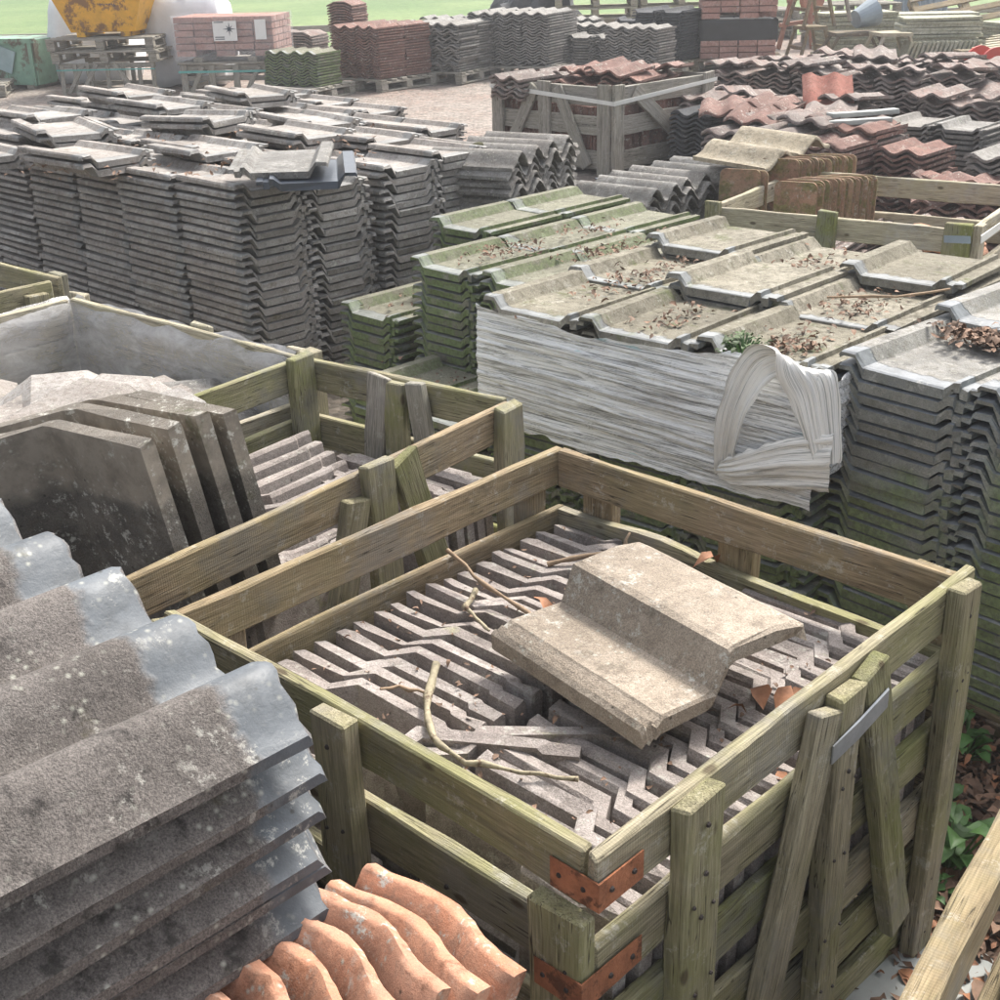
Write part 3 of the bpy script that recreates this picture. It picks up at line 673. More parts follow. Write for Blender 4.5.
# ------------------------------------------------------------------ terracotta pantiles standing on end
tl = (-fb * math.cos(1.0) - Z3 * math.sin(1.0)).normalized()
for i in range(9):
    p = Vector((-.06, 1.272, .732)) - fb * (.05 * i) - fa * (.014 * i) + tl * .17
    Xd = -fa; Zd = Xd.cross(tl)
    m = frame(Xd, tl, Zd, (p.x, p.y, p.z + ru(-.003, .003))) @ T(ru(-.006, .006), ru(-.01, .01), 0) @ Matrix.Rotation(ru(-.02, .02), 4, 'X') @ rotz(ru(-.025, .025))
    rtile('pantile', 'pan', 'terracotta', m, '%s orange terracotta pantile of the fanned row, counting from the strapped crate' % NTH[i], 'terracotta pantiles fanned before the crate')
def pallet(label, loc, rz, group=None, mat='wood_grey', L=1.1, Wd=.95, parts=True, h=.13, name='pallet', z=None):
    o = thing(name, label, 'pallet', (loc[0], loc[1], gz(loc[1]) if z is None else z), rz, group)
    for k in range(6): board('deck_board', o, (-L / 2, -Wd / 2 + .05 + k * (Wd - .1) / 5, h - .01), (L / 2, -Wd / 2 + .05 + k * (Wd - .1) / 5, h - .01), (0, 1, 0), .09, .02, mat, k % 3, 2)
    for x in (-L / 2 + .05, 0, L / 2 - .05):
        board('stringer', o, (x, -Wd / 2, h - .031), (x, Wd / 2, h - .031), (1, 0, 0), .09, .02, mat, 1, 2)
        board('bottom_board', o, (x, -Wd / 2, .011), (x, Wd / 2, .011), (1, 0, 0), .09, .02, mat, 2, 2)
        for y in (-Wd / 2 + .06, 0, Wd / 2 - .06): board('block', o, (x - .045, y, (h - .02) / 2), (x + .045, y, (h - .02) / 2), (0, 1, 0), .1, h - .064, mat, 3, 1)
    return o
p = Vector((-.2, 1.12, 0))
for i in range(11):
    q = Vector((-.062, 1.272, 0)) - fb * (.037 * i) - fa * (.012 * i); HID['clay_mix'].add(LOW['pan'], frame(fa, -Z3, fb, (q.x - .12, q.y - .12, .205)))

# ------------------------------------------------------------------ edge of another crate and a sheet on the ground
cr = thing('wooden_crate', 'brown crate with rounded worn rail and pale panel beside the leafy ground', 'crate', (.92, 1.16, 0), -.62)
board('rail', cr, (-.335, -.5, .70), (-.335, .42, .69), Z3, .075, .04, 'wood_brown')
board('rail', cr, (-.31, -.5, .52), (-.31, .40, .52), Z3, .08, .022, 'wood_brown')
board('rail', cr, (-.31, -.5, .36), (-.31, .40, .36), Z3, .08, .022, 'wood_brown')
board('post', cr, (-.30, .36, .01), (-.30, .36, .76), (0, 1, 0), .06, .045, 'wood_pale')
board('post', cr, (-.285, .0, .01), (-.285, .0, .64), (0, 1, 0), .06, .03, 'wood_pale')
board('panel', cr, (-.26, -.45, .33), (-.26, .33, .33), Z3, .58, .012, 'panel_grey')
board('rail', cr, (-.3, .42, .67), (.3, .42, .67), Z3, .075, .03, 'wood_brown')
for i in range(4):
    m = T(.92, 1.16, 0) @ rotz(-.62) @ stand((1, 0, 0), (0, 1, 0), (-.03, -.05 + i * .06, .44)); rtile('concrete_tile', 'cap', 'clay_mix', m, 'reddish brown tile standing inside the crate with the pale panel', 'tiles in the pale-panelled crate')
sh = thing('flat_sheet', 'pale grey flat sheet lying on the ground against the slatted crate foot', 'sheet', (.76, 1.72, .02), .5)
board('sheet', sh, (-.2, 0, .03), (.22, 0, .012), (0, 1, 0), .34, .012, 'panel_grey')
board('sheet_edge', sh, (-.2, -.185, .012), (.2, -.185, .004), (0, 1, 0), .02, .01, 'panel_grey')

# ------------------------------------------------------------------ tall grey stack with the stepped profile
sa, sbv = ax(-.87)
S0 = Vector((.84, 3.03, 0))
for k in range(3):
    for r in range(2):
        c = S0 + sa * (.19 + .372 * k) + sbv * (.21 + .425 * r)
        n = 24 + (0, -1, 1)[k] * (0 if r == 0 else 1) + (1 if r == 1 else 0)
        column(c, sa, sbv, .105, n, .0332, 'flat', 'conc_grey', '{} grey tile down in the tall stack, ' + ('front', 'rear')[r] + ' column ' + ('touching the wrapped pallet', 'second from the wrapped pallet', 'third from the wrapped pallet')[k], 'grey tiles stacked next to the wrapped pallet', acc=HID['conc_grey'], n_ind=(24, 24, 18)[k] if r == 0 else 2, p=.007, r=.014)
pallet('dark timber pallet under the tall grey stack by the leaf litter', S0 + sa * .56 + sbv * .42, -.87, None, 'wood_dark', 1.2, .85, z=-.035)

# ------------------------------------------------------------------ wrapped pallet of buff grey tiles
wa, wb = ax(-.72); W0 = Vector((-.034, 3.70, 0)); WZ = .105
pallet('weathered pallet under the film-wrapped tiles', W0 + wa * .56 + wb * .65, -.72, None, 'wood_dark', 1.15, 1.25, z=.01)
lab_top = 'buff grey concrete tile with pale nose lying on top of the wrapped pallet'
for k in range(3):
    for r in range(3):
        c = W0 + wa * (.19 + .362 * k) + wb * (.21 + .428 * r)
        ztop = WZ + .035 + 21 * .0335
        n0 = 21
        if r == 0:
            for i in range(n0):
                z = WZ + .035 + i * .0335; m = frame(wa, wb, Z3, (c.x, c.y, z)) @ jit(.008, .012)
                if i < 12: rtile('concrete_tile', 'flat', 'conc_moss', m, '%s mossy tile up from the pallet below the film, %s column' % (NTH[i], ('mossy-stack side', 'middle', 'grey-stack side')[k]), 'mossy tiles below the wrapping')
                else: HID['conc_wrap'].add(LOW['flat'], m)
        else:
            for i in range(n0): HID['conc_wrap'].add(LOW['flat'], frame(wa, wb, Z3, (c.x, c.y, WZ + .035 + i * .0335)) @ jit(.004, .008))
        for q in range(2 if (k, r) in ((1, 1), (2, 2), (0, 2)) else 1):
            m = frame(wa, wb, Z3, (c.x, c.y, ztop + .008 + q * .034)) @ T(ru(-.012, .012), ru(-.015, .015) - (.02 if q else 0), 0) @ rotz(ru(-.03, .03)) @ Matrix.Rotation(-.02, 4, 'X')
            rtile('concrete_tile', 'flat', 'conc_wrap', m, '%s buff tile on the wrapped pallet top, %s row, %s column' % (('lower', 'upper')[q] if (k, r) in ((1, 1), (2, 2), (0, 2)) else 'single', ('film-loop end', 'middle', 'pale-crate end')[r], ('mossy-stack side', 'middle', 'grey-stack side')[k]), 'tiles on top of the wrapped pallet')

# film around it
wr = thing('plastic_wrap', 'torn weathered white stretch film wrapped round the pallet of buff tiles', 'plastic wrap', (W0.x, W0.y, 0), -.72)
def film_sheet(p0, p1, nout, zb, zt_, seed, nx=90, nz=110):
    V, F = [], []; p0, p1, no = Vector((*p0, 0)), Vector((*p1, 0)), Vector((*nout, 0)); L = (p1 - p0).length
    for j in range(nz + 1):
        for i in range(nx + 1):
            u, v = i / nx, j / nz; s = u * L
            a0, a1 = zb(u), zt_(u)
            z = a0 + (a1 - a0) * v
            zz = z + .05 * s
            w_ = .009 * noise.noise(Vector((s * 1.2 + seed, zz * 34, seed))) + .007 * noise.noise(Vector((s * 2.0, zz * 95, seed + 5))) + .004 * noise.noise(Vector((s * 3.0, zz * 190, seed + 9))) + .012 * noise.noise(Vector((s * 4, z * 5, seed)))
            q = p0 + (p1 - p0) * u + no * (.016 + max(-.008, w_))
            V.append((q.x, q.y, z + .004 * noise.noise(Vector((s * 14, v * 30, seed)))))
    for j in range(nz):
        for i in range(nx): F.append((j * (nx + 1) + i, j * (nx + 1) + i + 1, (j + 1) * (nx + 1) + i + 1, (j + 1) * (nx + 1) + i))
    return from_np('film', V, F, 180)
rag = lambda u, s, a: a * noise.noise(Vector((u * 7 + s, s, 0))) + a * .5 * noise.noise(Vector((u * 24, s, 2)))
mk('film_side', film_sheet((-.005, -.012), (1.11, -.012), (0, -1), lambda u: .50 - .0 * u + rag(u, 3, .02), lambda u: .868 - .028 * math.sin(math.pi * min(1, u * 1.25)) + rag(u, 9, .012), 2.2), 'film', wr)
mk('film_side', film_sheet((1.125, .0), (1.125, 1.30), (1, 0), lambda u: .60 + .1 * u + rag(u, 5, .02), lambda u: .845 + .01 * u + rag(u, 12, .012), 6.4), 'film', wr)
mk('film_side', film_sheet((-.012, 1.30), (-.012, .0), (-1, 0), lambda u: .50 + rag(u, 15, .02), lambda u: .80 + rag(u, 18, .012), 8.4), 'film', wr)
mk('film_side', film_sheet((1.11, 1.305), (-.01, 1.305), (0, 1), lambda u: .50 + rag(u, 15, .02), lambda u: .80 + rag(u, 18, .012), 9.4), 'film', wr)
def ribbon(pts, widths, wdirs, pleat, seed, nl=48, nw=20):
    """pleated band of film: pts / widths / width directions are interpolated along it"""
    def lerp_list(L_, t):
        f = t * (len(L_) - 1); i = min(int(f), len(L_) - 2); u = f - i
        if isinstance(L_[0], Vector):   # Catmull-Rom
            p0, p1, p2, p3 = L_[max(i - 1, 0)], L_[i], L_[i + 1], L_[min(i + 2, len(L_) - 1)]
            return .5 * ((2 * p1) + (p2 - p0) * u + (2 * p0 - 5 * p1 + 4 * p2 - p3) * u * u + (3 * p1 - p0 - 3 * p2 + p3) * u ** 3)
        return L_[i] * (1 - u) + L_[i + 1] * u
    V, F = [], []
    P = [Vector(p) for p in pts]; Wd = [Vector(d) for d in wdirs]
    for j in range(nl + 1):
        t = j / nl; c = lerp_list(P, t); wd = lerp_list(Wd, t).normalized(); wv = lerp_list(widths, t)
        tg = (lerp_list(P, min(1, t + .01)) - lerp_list(P, max(0, t - .01))).normalized(); nn = tg.cross(wd)
        for i in range(nw + 1):
            u = i / nw - .5
            d = pleat * noise.noise(Vector((u * 9 + seed, t * 1.6, seed))) + pleat * .5 * noise.noise(Vector((u * 24, t * 2.5, seed)))
            e = .008 * noise.noise(Vector((t * 12, seed + u, 1))) if abs(u) > .49 else 0
            V.append(c + wd * (u * wv + e) + nn * (d + .012 * math.cos(u * 3)))
    for j in range(nl):
        for i in range(nw): F.append((j * (nw + 1) + i, j * (nw + 1) + i + 1, (j + 1) * (nw + 1) + i + 1, (j + 1) * (nw + 1) + i))
    me = from_np('film_band', V, F, 180); uvl = me.uv_layers.new(name='UVMap')
    for lp in me.loops: uvl.data[lp.index].uv = ((lp.vertex_index // (nw + 1)) / nl * .6, (lp.vertex_index % (nw + 1)) / nw * .12)
    return me
# local frame of the wrap: x along the front, -y towards the viewer, z up
band1 = ribbon([(.865, -.05, .545), (.885, -.075, .66), (.915, -.085, .77), (.965, -.08, .868), (1.03, -.06, .888), (1.09, -.035, .84), (1.12, -.03, .74), (1.145, -.03, .64)], [.045, .075, .085, .10, .13, .13, .10, .07],
              [(1, 0, 0), (1, 0, 0), (1, .0, -.1), (.7, .2, -.7), (.1, .75, -.7), (.8, .5, .4), (1, .5, .2), (1, .3, .2)], .010, 1.7)
mk('film_loop', band1, 'film_strand', wr)
band2 = ribbon([(.862, -.055, .565), (.91, -.06, .575), (.98, -.055, .60), (1.06, -.045, .625), (1.16, -.03, .645)], [.04, .085, .115, .14, .16], [(0, 0, 1)] * 5, .012, 4.4)
mk('film_tail', band2, 'film_strand', wr)

# ------------------------------------------------------------------ green stacks between the wrapped pallet and the grey block
ga, gb = ax(-.78)
def gcol(p, ztop, n_ind, mat='conc_moss', key='flat_s', label=None, group=None, tops=None):
    z0 = gz(p[1]) + .1; n = max(1, int((ztop - z0) / .034))
    column(p, ga, gb, ztop - .03 - (n - 1) * .034, n, .034, key, mat, label, group, acc=HID['conc_moss'], n_ind=n_ind)
lg = 'mossy green concrete tile stacked between the wrapped pallet and the tall grey block'
gg = 'mossy stacks left of the wrapping'
G0 = Vector((-.30, 4.60, 0))
for (i, j, zt_, ni) in ((0, 0, .80, 13), (1, 0, .80, 3), (0, 1, .80, 2), (1, 1, .79, 3), (0, 2, .80, 3), (1, 2, .74, 2), (-1, 1, .83, 3), (-1, 2, .83, 3)):
    c = G0 + ga * (.17 + .36 * i) + gb * (.21 + .44 * j)
    gcol(c, zt_, ni, label='{} mossy tile down, %s row %s column, stacks beside the wrapped pallet' % (('front', 'second', 'third', 'rear')[j], ('outer', 'inner', 'block-side')[i]), group=gg)
G1 = Vector((-.62, 4.93, 0))
gcol(G1 + ga * .2 + gb * .2, .56, 9, label='{} dark mossy tile down in the low front stack at the grey block foot', group='low mossy stack')
gcol(G1 + ga * .2 + gb * .64, .56, 2, label='{} dark mossy tile down in the low rear stack at the grey block foot', group='low mossy stack')
for i in range(3): gcol(Vector((-.46, 4.28, 0)) + ga * (.17 + .36 * i) + gb * .1, .46, 2, label='{} tile of the low leafy pile behind the mossy crate, ' + NTH[i] + ' from the block', group='low mossy courses behind the crate')

# ------------------------------------------------------------------ the big block of grey tiles
ba, bb = ax(-.78); B0 = Vector((-.974, 4.98, 0))
ind = {(0, 0): 21, (0, 1): 21, (0, 2): 19, (0, 3): 12, (0, 4): 9, (1, 0): 19, (2, 0): 17, (3, 0): 15}
for i in range(8):
    for j in range(7):
        if i < 2 and j > 4: continue
        if i < 4 and j > 5: continue
        c = B0 - ba * (.21 + .435 * i + (.03 if j % 2 else 0)) + bb * (.172 + .352 * j)
        zt_ = 1.0 + noise.noise(Vector((i * .8, j * .8, 2))) * .07 - (.05 if j > 3 else 0) + (.03 if i > 3 else 0)
        if (i, j) in ind: zt_ = 1.0 - .035 * ((i * 3 + j * 5) % 3) * .6
        z0 = gz(c.y) + .02; n = int((zt_ - z0) / .0332)
        column(c, bb, -ba, zt_ - .03 - (n - 1) * .0332, n, .0332, 'flat_s', 'conc_block', ('{} tile down in the near corner column of the large grey block' if i == j == 0 else '{} tile down, ' + NTH[j] + ' column from the corner on the grey block stepped-edge face' if i == 0 else '{} tile down, ' + NTH[i] + ' column from the corner on the grey block flat-edge face') if (i, j) in ind else 'weathered tile on the top course deep in the large grey block', 'tiles of the large grey block' if (i, j) in ind else 'top tiles of the large grey block', acc=HID['conc_block'], n_ind=ind.get((i, j), 1), p=.01, r=.022, lean=(ru(-.0011, .0011), ru(-.0011, .0011)))
# tiles thrown loose on top of the block
for (x, y, z, yw, n, tx) in ((-1.72, 5.62, 1.015, .95, 2, .03), (-1.25, 5.85, 1.02, .7, 1, -.03), (-.92, 6.25, 1.0, .85, 2, .03), (-2.0, 6.25, 1.04, .6, 2, .03), (-1.45, 6.6, 1.03, 1.0, 2, -.03), (-.95, 6.95, 1.0, .75, 1, .03), (-1.75, 7.1, 1.05, .9, 2, .03), (-2.35, 7.05, 1.05, .7, 1, -.03), (-2.1, 7.75, 1.05, .8, 2, .03), (-1.35, 7.65, 1.04, .65, 2, .02), (-2.3, 5.8, 1.01, .8, 2, .02), (-2.75, 6.6, 1.05, .9, 2, .02)):
    for q in range(n):
        m = T(x, y, z + .034 * q) @ rotz(yw + 1.57 * (q % 2 == 5)) @ Matrix.Rotation(tx, 4, 'X') @ Matrix.Rotation(tx * .6, 4, 'Y') @ jit(.01, .02)
        rtile('t', 'flat', 'conc_block', m, 'loose flat grey tile laid on top of the large grey block', 'loose tiles on the grey block')
for k, (x, y, z, r_) in enumerate(((-.72, 5.12, 1.03, .12), (-.82, 5.17, 1.065, .05))):
    m = T(x, y, z) @ rotz(r_ + math.pi) @ Matrix.Rotation(-.05, 4, 'X')
    o = rtile('concrete_tile', 'flat', ('tile_blue', 'conc_far')[k], m, ('glossy blue black tile on the near edge of the grey block', 'grey tile resting on the blue black tile atop the grey block')[k], None); 

# ------------------------------------------------------------------ middle distance
def tstack(label, c, yaw, cols, rows, n, key, mat, pitch=.033, z0=None, group=None, wd=.35, ln=.43, ragged=.0, p=.012, r=.02, pal=None, name='tile_stack', noseflip=False, loose=0):
    """a stack of tiles too thin to pick apart: one thing, its courses one joined part"""
    z = gz(c[1]) if z0 is None else z0
    if pal:
        pallet(pal[0], c, yaw, pal[2] if len(pal) > 2 else None, pal[1], max(.8, cols * wd + .1), max(.8, rows * ln + .08), z=z); z += .132
    t = thing(name, label, 'tile stack', (c[0], c[1], z), yaw, group); A = Acc()
    for i in range(cols):
        for j in range(rows):
            m_ = n - int(ragged * rng.random() * n); lean = ru(-.0012, .0012), ru(-.0012, .0012)
            for k in range(m_):
                m = T((i - (cols - 1) / 2) * wd + lean[0] * k, (j - (rows - 1) / 2) * ln + lean[1] * k, .018 + k * pitch) @ jit(p, r)
                if noseflip: m = m @ rotz(math.pi)
                A.add(LOW[key], m)
            for q in range(loose):
                A.add(LOW[key], T((i - (cols - 1) / 2) * wd + ru(-.1, .1), (j - (rows - 1) / 2) * ln + ru(-.1, .1), .03 + (m_ + q) * pitch + .02) @ rotz(ru(-.5, .5)) @ Matrix.Rotation(ru(-.12, .12), 4, 'X') @ Matrix.Rotation(ru(-.12, .12), 4, 'Y'))
    stuff(mk('courses', A.mesh('courses', 40), mat, t)); return t

# stack of heavy wavy grey tiles behind the mossy stacks
hx, hy = Vector((.46, .89, 0)).normalized(), Vector((-.89, .46, 0)).normalized()
for k in range(2):
    c = Vector((-.02, 6.0, 0)) + hx * (.36 * k)
    column(c, hx, hy, .70, 7, .036, 'pile', 'conc_far', '{} thick wave tile down in the heaped stack behind the mossy courses, ' + ('crate-side', 'far')[k] + ' column', 'wave tiles behind the mossy courses', acc=HID['conc_block'], n_ind=7, p=.012, r=.03)
    for q in range(14): HID['conc_block'].add(LOW['pile'], frame(hx, hy, Z3, (c.x, c.y, .17 + q * .036)) @ jit(.02, .05))
# low heap of grey roll tiles with red and blue strips beside it
mx, my = Vector((.62, .78, 0)).normalized(), Vector((-.78, .62, 0)).normalized()
for k in range(3):
    c = Vector((.66, 6.35, 0)) + mx * (.35 * k)
    column(c, mx, my, .50, 5, .045, 'pile', 'conc_far', '{} roll tile down in the low heap before the banded crate, ' + NTH[k] + ' column back', 'low heap of roll tiles', acc=HID['conc_block'], n_ind=5, p=.02, r=.04)
    for q in range(7): HID['conc_block'].add(LOW['pile'], frame(mx, my, Z3, (c.x, c.y, .17 + q * .036)) @ jit(.02, .05))
bs = thing('strip_bundle', 'bundle of blue grey flat strips lying on the roll tiles', 'strips', (.95, 7.55, .50), .35)
for k in range(5): board('strip', bs, (-.32 + ru(-.02, .02), k * .05 - .1, k * .012), (.32 + ru(-.02, .02), k * .05 - .1, k * .012), (0, 1, 0), .09, .012, 'tile_blue')
rs = thing('strip_bundle', 'bundle of reddish brown flat strips beside the blue strips', 'strips', (1.25, 7.75, .50), .35)
for k in range(4): board('strip', rs, (-.4 + ru(-.02, .02), k * .05 - .1, k * .014), (.4 + ru(-.02, .02), k * .05 - .1, k * .014), (0, 1, 0), .08, .014, 'wood_orange')
tstack('low scatter of red tiles stacked under the blue strips', (.85, 7.6), -.6, 3, 1, 8, 'plain', 'clay_red', wd=.3, ragged=.3)

# weathered grey crate full of red tiles on edge
yb = -.79; gxc, gyc = .863, 10.01; gzc = gz(gyc)
bc = thing('wooden_crate', 'weathered grey crate of red tiles with a white band round it', 'crate', (gxc, gyc, gzc), yb)
h_ = .575; top = .60
for z in (.535, .335, .10):
    board('rail', bc, (-h_, -h_, z), (h_, -h_, z), Z3, .13, .025, 'wood_grey'); board('rail', bc, (h_ - .013, -h_ + .02, z), (h_ - .013, h_, z), Z3, .13, .025, 'wood_grey')
    board('rail', bc, (-h_, h_, z), (h_, h_, z), Z3, .13, .025, 'wood_grey'); board('rail', bc, (-h_ + .013, -h_ + .02, z), (-h_ + .013, h_, z), Z3, .13, .025, 'wood_grey')
for x in (-h_ + .05, -.05, h_ - .06): board('post', bc, (x, -h_ - .03, 0), (x, -h_ - .03, top + .02), (1, 0, 0), .11, .03, 'wood_grey')
board('brace', bc, (-.42, -h_ - .03, .12), (-.14, -h_ - .03, .58), (1, 0, 0), .09, .025, 'wood_grey'); board('brace', bc, (.36, -h_ - .03, .05), (.07, -h_ - .03, .58), (1, 0, 0), .09, .025, 'wood_grey')
for y in (-h_ + .03, h_ - .08): board('post', bc, (h_ + .018, y, 0), (h_ + .018, y, top + .02), (0, 1, 0), .11, .03, 'wood_grey')
board('brace', bc, (h_ + .018, .36, .06), (h_ + .018, -.36, .56), (0, 1, 0), .1, .025, 'wood_grey')
for (p0, p1, wdv) in (((-h_ - .01, -h_ - .048, .56), (h_ + .04, -h_ - .048, .50), Z3), ((h_ + .037, -h_ - .04, .50), (h_ + .037, h_, .565), Z3)): board('band', bc, p0, p1, wdv, .03, .003, 'band_white', 1, 1)
A = Acc()
for k in range(34):
    for r in range(3): A.add(LOW['roman'], T(-.52 + k * .031, -.38 + r * .37, .25) @ stand((0, 1, 0), (1, 0, 0), (0, 0, 0)) @ jit(.004, .02))
tt = thing('tile_stack', 'dark red tiles packed on edge inside the weathered grey crate', 'tile stack', (gxc, gyc, gzc), yb); stuff(mk('courses', A.mesh('courses', 40), 'clay_red', tt))
tstack('mottled red tiles heaped flat on the weathered crate', (gxc + .12, gyc - .02), yb + .3, 2, 2, 5, 'roman', 'clay_red', z0=gzc + .47, ragged=.3, p=.03, r=.08, loose=1)
tstack('pale lichened red tiles stacked on the weathered crate edge', (gxc - .42, gyc + .1), yb, 1, 2, 5, 'roman', 'clay_mix', z0=gzc + .47, ragged=.2, p=.02, r=.05)
tstack('orange red tiles stacked on gravel behind the grey block', (-.28, 9.3), -.5, 1, 2, 5, 'plain', 'clay_red', wd=.3)

# pale crate holding plain clay tiles, beyond the wrapped pallet
y4 = -.60; a4, b4 = ax(y4); c4o = Vector((.99, 5.8, 0)) + a4 * .57 + b4 * .45
c4 = thing('wooden_crate', 'pale clean-railed crate holding plain clay tiles behind the wrapped pallet', 'crate', (c4o.x, c4o.y, gz(c4o.y)), y4)
zt4 = .72 - gz(c4o.y)
for z in (zt4 - .05, zt4 - .22, zt4 - .40):
    board('rail', c4, (-.57, -.45, z), (.56, -.45, z), Z3, .095, .024, 'wood_pale'); board('rail', c4, (.57, -.46, z), (.57, .45, z), Z3, .095, .024, 'wood_pale')
    board('rail', c4, (-.57, .45, z + .03), (.56, .45, z + .03), Z3, .095, .024, 'wood_pale'); board('rail', c4, (-.57, -.43, z), (-.57, .43, z), Z3, .095, .024, 'wood_pale')
for x in (-.55, -.02, .53): board('post', c4, (x, -.48, 0), (x, -.48, zt4 + .03), (1, 0, 0), (.07, .08, .11)[int((x > -.5) + (x > .3))], .035, 'wood_mossy' if x > -.2 else 'wood_green')
for y in (-.42, .40): board('post', c4, (.60, y, 0), (.60, y, zt4 + .02), (0, 1, 0), .09, .035, 'wood_pale')
board('band', c4, (.48, -.5, zt4 - .035), (.585, -.5, zt4 - .03), Z3, .03, .003, 'blue_grey', 1, 1); board('band', c4, (.62, -.47, zt4 - .03), (.62, .2, zt4 - .03), Z3, .03, .003, 'band_white', 1, 1)
# plain clay tiles on edge
def plain_tile_mesh():
    bm = bmesh.new(); V = []
    n = 8; W, H, Tk = .20, .27, .013; out = [(-W / 2, -H / 2), (W / 2, -H / 2)]
    for i in range(n + 1):
        t = i / n * math.pi / 2; out.append((W / 2 - .03 + .03 * math.cos(t), H / 2 - .03 + .03 * math.sin(t)))
    for i in range(n + 1):
        t = math.pi / 2 + i / n * math.pi / 2; out.append((-W / 2 + .03 + .03 * math.cos(t), H / 2 - .03 + .03 * math.sin(t)))
    m = len(out)
    for s in (-.5, .5):
        for (x, y) in out: V.append((x, s * Tk + .012 * (1 - (y / H * 2) ** 2) * .5, y))
    F = [tuple(range(m)), tuple(range(2 * m - 1, m - 1, -1))] + [(i, i + m, (i + 1) % m + m, (i + 1) % m) for i in range(m)]
    bm.free(); return from_np('plain_tile', V, F, 40)
PT = plain_tile_mesh()
dd = Vector((.42, .9, 0)).normalized(); dw = Vector((.9, -.42, 0)).normalized(); ds = Vector((.92, .38, 0)).normalized()
for row, (p0, n, z) in enumerate((((1.21, 6.30), 3, .655), ((1.42, 6.02), 17, .645), ((1.42, 6.42), 17, .68))):
    for i in range(n):
        q = Vector((*p0, 0)) + ds * (.021 * i) + dw * ru(-.006, .006)
        m = frame(dw, dd, Z3, (q.x, q.y, z + ru(-.008, .006))) @ Matrix.Rotation(-.06 + ru(-.02, .02), 4, 'X') @ rotz(ru(-.04, .04))
        o = mk('clay_tile', PT, 'clay_plain', None, m)
        tag(o, NTH[i] + (' plain brown clay tile of the short row at the pale crate corner', ' plain clay tile of the mossy front row, from its broad face', ' plain clay tile of the row under the buff hip tiles, from its broad face')[row], 'tile', ('short row of plain tiles', 'front row of plain tiles', 'rear row of plain tiles')[row])
tstack('hidden course of clay tiles under the plain tiles in the pale crate', (1.45, 6.1), y4, 2, 2, 12, 'flat_s', 'clay_mix', z0=gz(5.9) + .02)
for k, (x, y, z, r_) in enumerate(((1.30, 6.62, .80, -.35), (1.50, 6.85, .83, -.3))):
    o = mk('hip_tile', TM['buff'][k], 'clay_buff', None, T(x, y, z) @ rotz(r_ + 1.2) @ Matrix.Rotation(.06, 4, 'X'))
    tag(o, ('buff curved hip tile resting over the plain clay tiles', 'buff curved hip tile propped on the other hip tile, farther from the plain tiles')[k], 'tile')
tstack('mixed red and grey tiles stacked inside the pale crate corner', (2.12, 6.15), y4, 1, 1, 11, 'roman', 'clay_mix', z0=gz(6.1) + .02)
tstack('orange pantiles lying at the pale crate corner', (2.05, 5.68), y4 + .4, 1, 1, 11, 'pan', 'terracotta', z0=gz(5.7) + .02, pitch=.04)
for q in range(13): HID['clay_mix'].add(LOW['roman'], frame(a4, b4, Z3, (1.42, 6.75, .22 + q * .038)))

# red and grey wave tiles: near stack of separate tiles
ra, rb = ax(-.74); R0 = Vector((1.34, 8.42, 0))
for k in range(3):
    for r in range(2):
        c = R0 + ra * (.18 + .335 * k) + rb * (.21 + .43 * r); n = 13 + (k == 1) + r
        column(c, ra, rb, gz(c.y) + .03, n, .033, 'roman', 'clay_mix' if k != 2 else 'clay_red', ('{} red wave tile down, ' + NTH[k] + ' column from the weathered crate, front red row') if r == 0 else ('{} red wave tile down, ' + NTH[k] + ' column from the weathered crate, second red row'), 'red wave tiles behind the pale crate' if r == 0 else 'rear red wave tiles', acc=HID['clay_mix'], n_ind=n if r == 0 else 2, p=.02, r=.03)
for (x, y, z, r_, tx, ty, mat) in ((1.75, 8.7, .74, -.4, .1, .05, 'clay_red'), (2.05, 8.35, .74, -.6, -.08, .08, 'clay_mix'), (1.6, 9.0, .76, -.2, .1, -.1, 'clay_red'), (2.35, 8.35, .70, -.7, .1, .1, 'clay_mix'), (2.25, 8.75, .74, -.3, .1, -.05, 'clay_mix'), (1.95, 9.05, .77, -.5, .05, .1, 'clay_red')):
    rtile('concrete_tile', 'roman', mat, T(x, y, z) @ rotz(r_) @ Matrix.Rotation(tx, 4, 'X') @ Matrix.Rotation(ty, 4, 'Y'), 'loose red brown wave tile lying on top of the red stacks', 'loose tiles on the red stacks')
rtile('concrete_tile', 'roman', 'clay_bright', T(2.33, 9.15, .80) @ rotz(-.15) @ Matrix.Rotation(.55, 4, 'X'), 'bright clean red tile propped up on the red stacks', None)
G_RED = 'stacks of mixed red tiles'
tstack('mixed red wave tiles stacked close behind the propped bright tile', (2.05, 9.45), -.74, 4, 1, 14, 'roman', 'clay_mix', ragged=.15, loose=1)
tstack('small neat stack of red capping tiles near the weathered crate', (1.72, 9.75), -.74, 1, 2, 12, 'cap', 'clay_red', wd=.38)
tstack('small dark grey stack next to the red capping tiles', (1.52, 9.35), -.74, 1, 1, 13, 'roman', 'conc_dark')
tstack('long row of mauve and red wave tiles before the stone slabs', (2.75, 10.4), -.66, 6, 1, 17, 'roman', 'clay_mix', ragged=.1, p=.02, r=.04, loose=1)
tstack('second long row of dusky red wave tiles by the red reel', (3.25, 10.9), -.66, 6, 1, 17, 'roman', 'clay_mix', ragged=.15, p=.02, r=.04, loose=1)
tstack('grey green tiles stacked at the end of the red rows', (3.0, 8.6), -.74, 2, 1, 13, 'flat_s', 'conc_far', ragged=.1)
tstack('pale lichened grey tiles beside the grey green stack', (3.15, 7.7), -.74, 1, 2, 13, 'roman', 'conc_far')
tstack('dark mixed tiles in a ragged stack by the grey green tiles', (3.5, 9.3), -.74, 2, 2, 15, 'roman', 'clay_mix', ragged=.2, loose=1)
